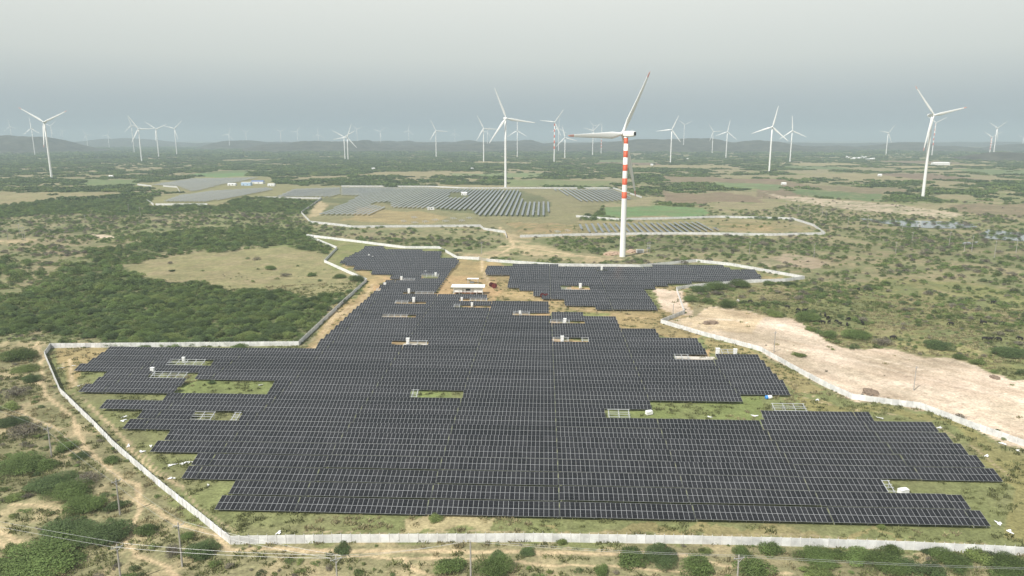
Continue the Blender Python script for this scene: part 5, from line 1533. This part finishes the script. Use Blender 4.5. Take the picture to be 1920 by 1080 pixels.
TONES = ('leaf_dark', 'leaf_mid', 'leaf_light', 'leaf_dry')
BIG = {}
for ti, tn in enumerate(TONES):
    BIG[tn] = [quads_mesh('foliage', leaf_cloud(4200 if tn != 'leaf_dry' else 1500, 0.044, 100 * ti + j, 1.0, 0.56 + 0.08 * (j % 3), 9 + 2 * j), M[tn]) for j in range(4)]
SMALL = []
for ti, tn in enumerate(('leaf_dark', 'leaf_mid', 'leaf_mid', 'leaf_light', 'leaf_dry')):
    for j in range(3):
        SMALL.append(quads_mesh('scrub_plant', leaf_cloud(640, 0.068, 900 + 50 * ti + j, 1.0, 0.6, 6), M[tn]))
HUGE = {tn: quads_mesh('foliage', leaf_cloud(13000, 0.025, 3000 + i, 1.0, 0.6, 17), M[tn]) for i, tn in enumerate(TONES[:3])}
STEMS = [stem_mesh(i) for i in range(3)]
scrub_col = bpy.data.collections.new('scrub_kinds')
for i, me in enumerate(SMALL):
    scrub_col.objects.link(bpy.data.objects.new(f'scrub_kind_{i:02d}', me))
CLUMP = []
clump_col = bpy.data.collections.new('thicket_kinds')
for j in range(6):
    rg = np.random.default_rng(500 + j)
    qs = []
    for i in range(9):
        q = leaf_cloud(90, 0.26, 700 + j * 10 + i, 1.0, 0.6, 5)
        s = 2.0 + 2.2 * rg.random()
        qs.append(q * s + np.array([rg.uniform(-9, 9), rg.uniform(-7, 7), 0])[None])
    clump_col.objects.link(bpy.data.objects.new(f'thicket_kind_{j:02d}', quads_mesh('thicket', np.concatenate(qs), M[('leaf_dark', 'leaf_mid', 'leaf_dark', 'leaf_mid', 'leaf_light', 'leaf_dark')[j]])))


def scatter(name, pts, scl, rot, idx, coll, label):
    me = bpy.data.meshes.new(name)
    n = len(pts)
    me.vertices.add(n); me.vertices.foreach_set('co', np.asarray(pts, float).ravel())
    for an, ty, dat in (('scl', 'FLOAT', scl), ('rot', 'FLOAT', rot), ('kid', 'INT', idx)):
        at = me.attributes.new(an, ty, 'POINT'); at.data.foreach_set('value', np.asarray(dat))
    o = obj(name, me)
    ng = bpy.data.node_groups.new(name + '_nodes', 'GeometryNodeTree')
    ng.interface.new_socket('Geometry', in_out='INPUT', socket_type='NodeSocketGeometry')
    ng.interface.new_socket('Geometry', in_out='OUTPUT', socket_type='NodeSocketGeometry')
    gi = ng.nodes.new('NodeGroupInput'); go = ng.nodes.new('NodeGroupOutput')
    ip = ng.nodes.new('GeometryNodeInstanceOnPoints'); ci = ng.nodes.new('GeometryNodeCollectionInfo')
    ci.inputs['Collection'].default_value = coll
    ci.inputs['Separate Children'].default_value = True; ci.inputs['Reset Children'].default_value = True
    ip.inputs['Pick Instance'].default_value = True

    def attr(nm, ty):
        a = ng.nodes.new('GeometryNodeInputNamedAttribute'); a.data_type = ty; a.inputs['Name'].default_value = nm
        return a.outputs['Attribute']
    ng.links.new(gi.outputs[0], ip.inputs['Points']); ng.links.new(ci.outputs[0], ip.inputs['Instance'])
    ng.links.new(attr('kid', 'INT'), ip.inputs['Instance Index'])
    cx = ng.nodes.new('ShaderNodeCombineXYZ'); ng.links.new(attr('rot', 'FLOAT'), cx.inputs['Z'])
    ng.links.new(cx.outputs[0], ip.inputs['Rotation'])
    ng.links.new(attr('scl', 'FLOAT'), ip.inputs['Scale'])
    ng.links.new(ip.outputs[0], go.inputs[0])
    md = o.modifiers.new('scatter', 'NODES'); md.node_group = ng
    tag(o, label, None, None, 'stuff')
    return o


def candidates(r0, r1, sp, amax=46, seed=0):
    rg = np.random.default_rng(seed)
    nr = int((r1 - r0) / sp)
    xs, ys = [], []
    for i in range(nr):
        r = r0 + (i + 0.5) * sp
        na = max(1, int(2 * R(amax) * r / sp))
        a = (np.arange(na) + rg.random(na)) / na * 2 * R(amax) - R(amax)
        rr = r + (rg.random(na) - 0.5) * sp
        xs.append(np.sin(a) * rr); ys.append(np.cos(a) * rr)
    return np.concatenate(xs), np.concatenate(ys)


# hand-placed shrubs: picture point of the foot, width in picture pixels, tone
NAMED = [
    (27, 676, 62, 'leaf_mid', 'wide green shrub left of the wall corner at the trail'), (40, 698, 56, 'leaf_light', 'low yellowish shrub just below the wide one left of the wall'),
    (52, 718, 46, 'leaf_dark', 'dark shrub beside the trail bend at the left'), (10, 800, 64, 'leaf_dark', 'dark shrub at the left edge below the dry twigs'), (24, 745, 56, 'leaf_dry', 'grey leafless thorn shrub at the left edge'),
    (16, 770, 40, 'leaf_light', 'small light shrub at the left edge above the dark one'),
    (30, 886, 100, 'leaf_mid', 'big bright green shrub at the left edge, lower half'), (78, 882, 44, 'leaf_mid', 'small shrub touching the right side of the big left edge one'), (78, 922, 96, 'leaf_dark', 'dark spreading shrub below the big left edge one'),
    (120, 936, 78, 'leaf_mid', 'shrub right of the dark spreading one'), (20, 940, 40, 'leaf_light', 'small yellow green shrub at the left edge trail'), (145, 964, 84, 'leaf_mid', 'round shrub in the diagonal row of shrubs, its middle'),
    (112, 1012, 112, 'leaf_dark', 'large shrub in the lower left, left of the biggest pair'), (188, 1020, 124, 'leaf_dark', 'large dark shrub near the lower left trail'), (48, 1078, 156, 'leaf_mid', 'largest green shrub, in the lower left corner'),
    (368, 1050, 84, 'leaf_dark', 'dark bush behind the pole by the wall corner'), (318, 1042, 46, 'leaf_dry', 'greyish shrub left of the bush by the wall corner'), (270, 1006, 50, 'leaf_mid', 'shrub between trails left of the wall corner'), (160, 905, 52, 'leaf_dry', 'grey thorny tangle beside the middle left pole'),
    (38, 820, 70, 'leaf_dry', 'grey dead thorn tangle above the big left edge shrub'), (118, 845, 46, 'leaf_mid', 'shrub right of the pole outside the left wall'), (148, 860, 40, 'leaf_dark', 'dark small shrub by the trail below the pole'), (205, 868, 36, 'leaf_mid', 'shrub beside the trail near the left wall'),
    (215, 955, 44, 'leaf_dark', 'shrub left of the middle pole foot'), (640, 1040, 46, 'leaf_dark', 'dark shrub against the front wall left of centre'), (15, 1040, 46, 'leaf_light', 'light shrub left above the largest corner one'),
    (840, 1076, 82, 'leaf_mid', 'dark clump left of the slim pole at the bottom'), (928, 1082, 90, 'leaf_mid', 'clump right of the slim pole at the bottom'), (934, 1052, 44, 'leaf_dark', 'small dark shrub above the clump right of the slim pole'),
    (990, 1040, 40, 'leaf_dark', 'small shrub below the wall, right of the slim pole'), (1055, 1020, 30, 'leaf_light', 'young upright shrub against the middle of the front wall'), (1128, 1078, 44, 'leaf_mid', 'shrub at the bottom edge left of the long hedge'),
    (1190, 1058, 80, 'leaf_mid', 'left half of the long dark bush below the wall'), (1243, 1056, 96, 'leaf_dark', 'right half of the long dark bush below the wall'), (1312, 1078, 84, 'leaf_mid', 'bush at the bottom edge right of the long dark bush'),
    (1322, 1040, 34, 'leaf_light', 'small bright shrub close to the wall right of the long bush'), (1392, 1044, 48, 'leaf_mid', 'shrub close to the wall, second right of the long bush'), (1450, 1042, 56, 'leaf_mid', 'spreading shrub against the wall right of centre'), (1415, 1082, 80, 'leaf_mid', 'big bush at the bottom right of the edge pole'),
    (1540, 1060, 92, 'leaf_mid', 'bushy green shrub left of the paired ones, lower right'), (1532, 1082, 66, 'leaf_light', 'lighter shrub below the bushy one, lower right'), (1610, 1054, 70, 'leaf_mid', 'tall shrub between the two bushy masses, lower right'), (1668, 1070, 92, 'leaf_mid', 'wide shrub right of the tall one, lower right'),
    (1710, 1074, 70, 'leaf_dark', 'dark shrub next to the wide one, lower right'), (1675, 1040, 44, 'leaf_mid', 'shrub near the wall above the wide one'), (1795, 1064, 80, 'leaf_mid', 'shrub under the wall near the lower right corner'), (1838, 1050, 58, 'leaf_light', 'lighter shrub right of the one near the corner'),
    (1902, 1074, 86, 'leaf_mid', 'shrub in the lower right corner'), (1758, 1084, 60, 'leaf_dark', 'dark shrub at the bottom edge near the right corner'), (1745, 1040, 36, 'leaf_dark', 'small dark shrub touching the wall, lower right'),
    (1296, 566, 38, 'leaf_mid', 'round bush in the corner of the wall bend'), (1312, 548, 52, 'leaf_dark', 'dark bush behind the wall bend, left part of the mass'), (1345, 544, 54, 'leaf_mid', 'middle bush of the mass behind the wall bend'), (1388, 540, 52, 'leaf_mid', 'right bush of the mass behind the wall bend'),
    (1327, 568, 34, 'leaf_mid', 'bush right of the corner bush at the wall bend'), (1367, 578, 48, 'leaf_mid', 'round bush at the sand edge, second from the wall bend'), (1455, 594, 42, 'leaf_light', 'light round bush at the sand edge'), (1517, 604, 58, 'leaf_mid', 'wide bush at the sand edge with cattle above'),
    (1524, 621, 38, 'leaf_light', 'light bush on the sand below the wide one'), (1558, 634, 40, 'leaf_mid', 'round bush left of the largest sand edge bush'), (1612, 637, 60, 'leaf_mid', 'largest round bush at the sand edge'), (1764, 657, 58, 'leaf_dark', 'dark round bush alone at the sand edge, right'),
    (1901, 672, 62, 'leaf_dark', 'dark bush at the sand edge by the right border'), (1443, 535, 32, 'leaf_mid', 'round bush over the back wall end on the right'), (1660, 648, 46, 'leaf_dry', 'grey dry thicket right of the largest sand edge bush'), (1480, 536, 30, 'leaf_dark', 'small dark bush at the tip of the back wall'),
    (1500, 668, 36, 'leaf_light', 'flat olive weeds on the sand near the right wall'), (395, 720, 18, 'leaf_dark', 'round shrub in the grassy gap of the left arm'), (815, 978, 40, 'leaf_light', 'tall weed at the front edge of the panels'), (1656, 992, 24, 'leaf_light', 'weed at the front row, right'), (1737, 984, 24, 'leaf_light', 'weed poking up at the right end of the front row'),
    (480, 488, 22, 'leaf_dry', 'dark dry bush on the round field'), (506, 506, 28, 'leaf_mid', 'green bush right on the round field'), (534, 519, 30, 'leaf_dry', 'grey bush on the round field, right'), (584, 518, 28, 'leaf_mid', 'green bush by the wall on the round field'), (322, 509, 14, 'leaf_dark', 'small bush at the left of the round field'),
    (636, 522, 30, 'leaf_mid', 'bush against the outside of the wall by the round field'), (668, 528, 40, 'leaf_mid', 'dark bush beside the wall tip near the round field'),
]
FOLI = {}
n_ind = 0


def shrub(p, rad, tone, label, group, squash=1.0):
    global n_ind
    n_ind += 1
    t = thing('shrub', label, 'shrub', (p[0], p[1], 0), random.uniform(0, 6.28), group)
    t.scale = (rad * random.uniform(0.9, 1.2), rad * random.uniform(0.75, 1.05), rad * squash * 0.92)
    obj('foliage', HUGE[tone] if rad > 3.9 and tone in HUGE else BIG[tone][random.randrange(4)], t)
    obj('stem', STEMS[random.randrange(3)], t)


taken = []
for x, y, w, tone, lab in NAMED:
    p = P(x, y)
    d = (p - Vector((0, 0, H))).length
    rad = 0.5 * w * d / F * 0.80
    p = p + Vector((0, rad * 0.45, 0))
    taken.append((p.x, p.y, rad))
    shrub(p, rad, tone, lab, 'shrubs around the walls and pasture', 0.62 if 'flat' in lab or 'low' in lab else random.uniform(0.85, 1.1))

WPTS = np.array([[s[0].x, s[0].y] for s in wall_spots(WALL_MAIN + WALL_FAR)])


def veg_points(r0, r1, sp, seed, smin, smax, keep_off=True, mul=1.0):
    x, y = candidates(r0, r1, sp, 46, seed)
    _, d, _ = cover(x, y)
    d = np.where(d < 0.3, d * mul, d)
    cl = vnoise(x / 9, y / 9, 61) * 0.6 + vnoise(x / 25, y / 25, 62) * 0.4
    rg = np.random.default_rng(seed + 1)
    dd = d * np.where(d < 0.8, np.clip((cl - 0.29) * 4.6, 0.08, 2.2), 1.0)
    m = rg.random(len(x)) < dd
    x, y, d = x[m], y[m], d[m]
    if keep_off:
        ok = np.ones(len(x), bool)
        for a, b, r_ in taken:
            ok &= np.hypot(x - a, y - b) > r_ * 0.8
        nearm = np.hypot(x, y) < 950
        for i0 in range(0, len(WPTS), 200):
            w = WPTS[i0:i0 + 200]
            idx = np.where(nearm & ok)[0]
            if len(idx):
                dist = np.min(np.hypot(x[idx, None] - w[None, :, 0], y[idx, None] - w[None, :, 1]), 1)
                ok[idx[dist < 2.0]] = False
        x, y, d = x[ok], y[ok], d[ok]
    s = smin + (smax - smin) * rg.random(len(x)) ** 1.6
    s *= np.where(d > 0.8, 1.38, np.where(d < 0.2, 0.7, 1.0))
    return x, y, s, d


x, y, s, d = veg_points(118, 460, 3.9, 3, 1.0, 3.2)
px, py = proj(x, y, 0 * x)
inf = (px > -40) & (px < 1960) & (py < 1110)
size = np.where(inf, s * F / np.hypot(x, y), 0)
order = np.argsort(-size)
N_IND = 300 - n_ind
sel = order[:N_IND]
REG = [(lambda a, b: b > 1005 and a > 432, 'shrub below the front wall', 'shrubs below the front wall'),
       (lambda a, b: b > 652 and a < 432, 'shrub outside the left wall', 'shrubs outside the left wall'),
       (lambda a, b: a > 1200, 'shrub in the right pasture', 'shrubs in the right pasture'),
       (lambda a, b: a < 700, 'thicket shrub left of the field', 'thicket shrubs left of the field')]
tone_w = [0.34, 0.36, 0.20, 0.10]
lines = {}
for i in sel:
    a, b = float(px[i]), float(py[i])
    for f_, lab, grp in REG:
        if f_(a, b): break
    else:
        lab, grp = 'shrub in scrub behind the field', 'shrubs behind the field'
    lines.setdefault((lab, grp), []).append(i)
for (lab, grp), ii in lines.items():
    ii.sort(key=lambda i: -py[i])
    per = 14
    for r0 in range(0, len(ii), per):
        row = sorted(ii[r0:r0 + per], key=lambda i: px[i])
        for q, i in enumerate(row):
            tn = random.choices(TONES, tone_w)[0] if d[i] < 0.8 else random.choices(TONES, [0.5, 0.38, 0.12, 0])[0]
            word = {'leaf_dark': 'dark green', 'leaf_mid': 'green', 'leaf_light': 'yellowish green', 'leaf_dry': 'grey dry'}[tn]
            where = '' if len(ii) <= per else (' of the nearest line' if r0 == 0 else f' of the {nth(r0 // per + 1)} line back')
            shrub((x[i], y[i]), float(s[i]), tn, f'{word} {lab}, {nth(q + 1)} from left{where}', grp, random.uniform(0.8, 1.1))
rest = np.setdiff1d(np.arange(len(x)), sel)
x, y, s, d = x[rest], y[rest], s[rest], d[rest]
x2, y2, s2, d2 = veg_points(460, 1150, 4.9, 5, 1.3, 3.7)
x = np.concatenate([x, x2]); y = np.concatenate([y, y2]); s = np.concatenate([s, s2]); d = np.concatenate([d, d2])
# fine understorey of small bushes
x3, y3, s3, d3 = veg_points(118, 480, 2.6, 15, 0.35, 1.5, True, 4.2)
x = np.concatenate([x, x3]); y = np.concatenate([y, y3]); s = np.concatenate([s, s3]); d = np.concatenate([d, d3])
wsp = np.array([[q[0].x, q[0].y, q[1]] for q in wall_spots(WALL_MAIN) if q[0].length < 420])
ww = wsp[RNG.random(len(wsp)) < 0.62]
wo_ = np.where(RNG.random(len(ww)) < 0.55, -1, 1) * (0.5 + 1.6 * RNG.random(len(ww)) ** 2)
wt_ = RNG.random(len(ww)) * 2
x = np.concatenate([x, ww[:, 0] + np.cos(ww[:, 2]) * wt_ - np.sin(ww[:, 2]) * wo_]); y = np.concatenate([y, ww[:, 1] + np.sin(ww[:, 2]) * wt_ + np.cos(ww[:, 2]) * wo_])
s = np.concatenate([s, 0.25 + 0.75 * RNG.random(len(ww)) ** 2]); d = np.concatenate([d, np.full(len(ww), 0.1)])
kid = np.where(d > 0.8, RNG.integers(0, 11, len(x)), RNG.integers(0, 15, len(x)))
scatter('scrub', np.stack([x, y, np.zeros_like(x)], 1), s, RNG.random(len(x)) * 6.28, kid, scrub_col, 'thorny green scrub covering the plain in patches')
print('scrub', len(x), 'individual shrubs', n_ind)
x4, y4, s4, d4 = veg_points(1150, 3400, 17.0, 25, 0.7, 1.25)
x5, y5, s5, d5 = veg_points(3400, 7200, 48.0, 35, 1.6, 3.0)
x = np.concatenate([x4, x5]); y = np.concatenate([y4, y5]); s = np.concatenate([s4, s5])
r_ = np.hypot(x, y)
z = (fbm(x / 160, y / 160, 92, 3) - 0.5) * 10.0 * sstep(1100, 2600, r_)
scatter('far_thicket', np.stack([x, y, z], 1), s, RNG.random(len(x)) * 6.28, RNG.integers(0, 6, len(x)), clump_col, 'far dark green thickets across the hazy plain')
print('far clumps', len(x))

# ------------------------------------------------------------------ grass tufts
def tuft_mesh(seed, material, n=26):
    rg = np.random.default_rng(seed)
    qs = []
    for i in range(n):
        c = np.array([rg.normal() * 0.45, rg.normal() * 0.45, 0]); a = rg.random() * 6.28; h = 0.22 + 0.25 * rg.random(); w = 0.10
        u = np.array([math.cos(a), math.sin(a), 0]); l = np.array([rg.normal() * 0.18, rg.normal() * 0.18, h])
        qs += [c - u * w, c + u * w, c + l + u * w * 0.5, c + l - u * w * 0.5]
    return quads_mesh('grass_tuft', np.array(qs), material)


grass_col = bpy.data.collections.new('grass_kinds')
for j in range(6):
    grass_col.objects.link(bpy.data.objects.new(f'grass_kind_{j:02d}', tuft_mesh(40 + j, M['grass_y'] if j < 3 else M['grass_g'])))
gx, gy = candidates(120, 430, 1.75, 43, 71)
_, gd, gg = cover(gx, gy)
qx, qy = proj(gx, gy, 0 * gx)
cl = fbm(gx / 6, gy / 6, 81, 3)
keep = (RNG.random(len(gx)) < gg * np.clip((cl - 0.30) * 3.2, 0, 1)) & ~(inpoly(qx, qy, OUTLINE) & ~np.any([inpoly(qx, qy, h) for h in HOLESET], 0))
gx, gy, cl, qx, qy = gx[keep], gy[keep], cl[keep], qx[keep], qy[keep]
green = (fbm(gx / 30, gy / 30, 83, 3) + 0.15 * inpoly(qx, qy, WALL_MAIN[0] + WALL_MAIN[1])) > 0.52
kid = np.where(green, RNG.integers(3, 6, len(gx)), RNG.integers(0, 3, len(gx)))
scatter('grass', np.stack([gx, gy, np.zeros_like(gx)], 1), 0.6 + 0.9 * RNG.random(len(gx)), RNG.random(len(gx)) * 6.28, kid, grass_col, 'tufts of straw and green grass around the solar field')
print('grass', len(gx))

# ------------------------------------------------------------------ haze
mh = bpy.data.materials.new('dusty_air'); mh.use_nodes = True
t = mh.node_tree; t.nodes.clear()
pv = t.nodes.new('ShaderNodeVolumePrincipled')
pv.inputs['Color'].default_value = HAZE_C
pv.inputs['Density'].default_value = HAZE_D
pv.inputs['Anisotropy'].default_value = HAZE_A
mo = t.nodes.new('ShaderNodeOutputMaterial')
t.links.new(pv.outputs[0], mo.inputs['Volume'])
mb = MB(); mb.box(-27500, 27500, -27500, 27500, -16, 240)
o = obj('haze', mb.mesh('haze', mh))
tag(o, 'pale dusty haze over the plain', None, None, 'stuff')
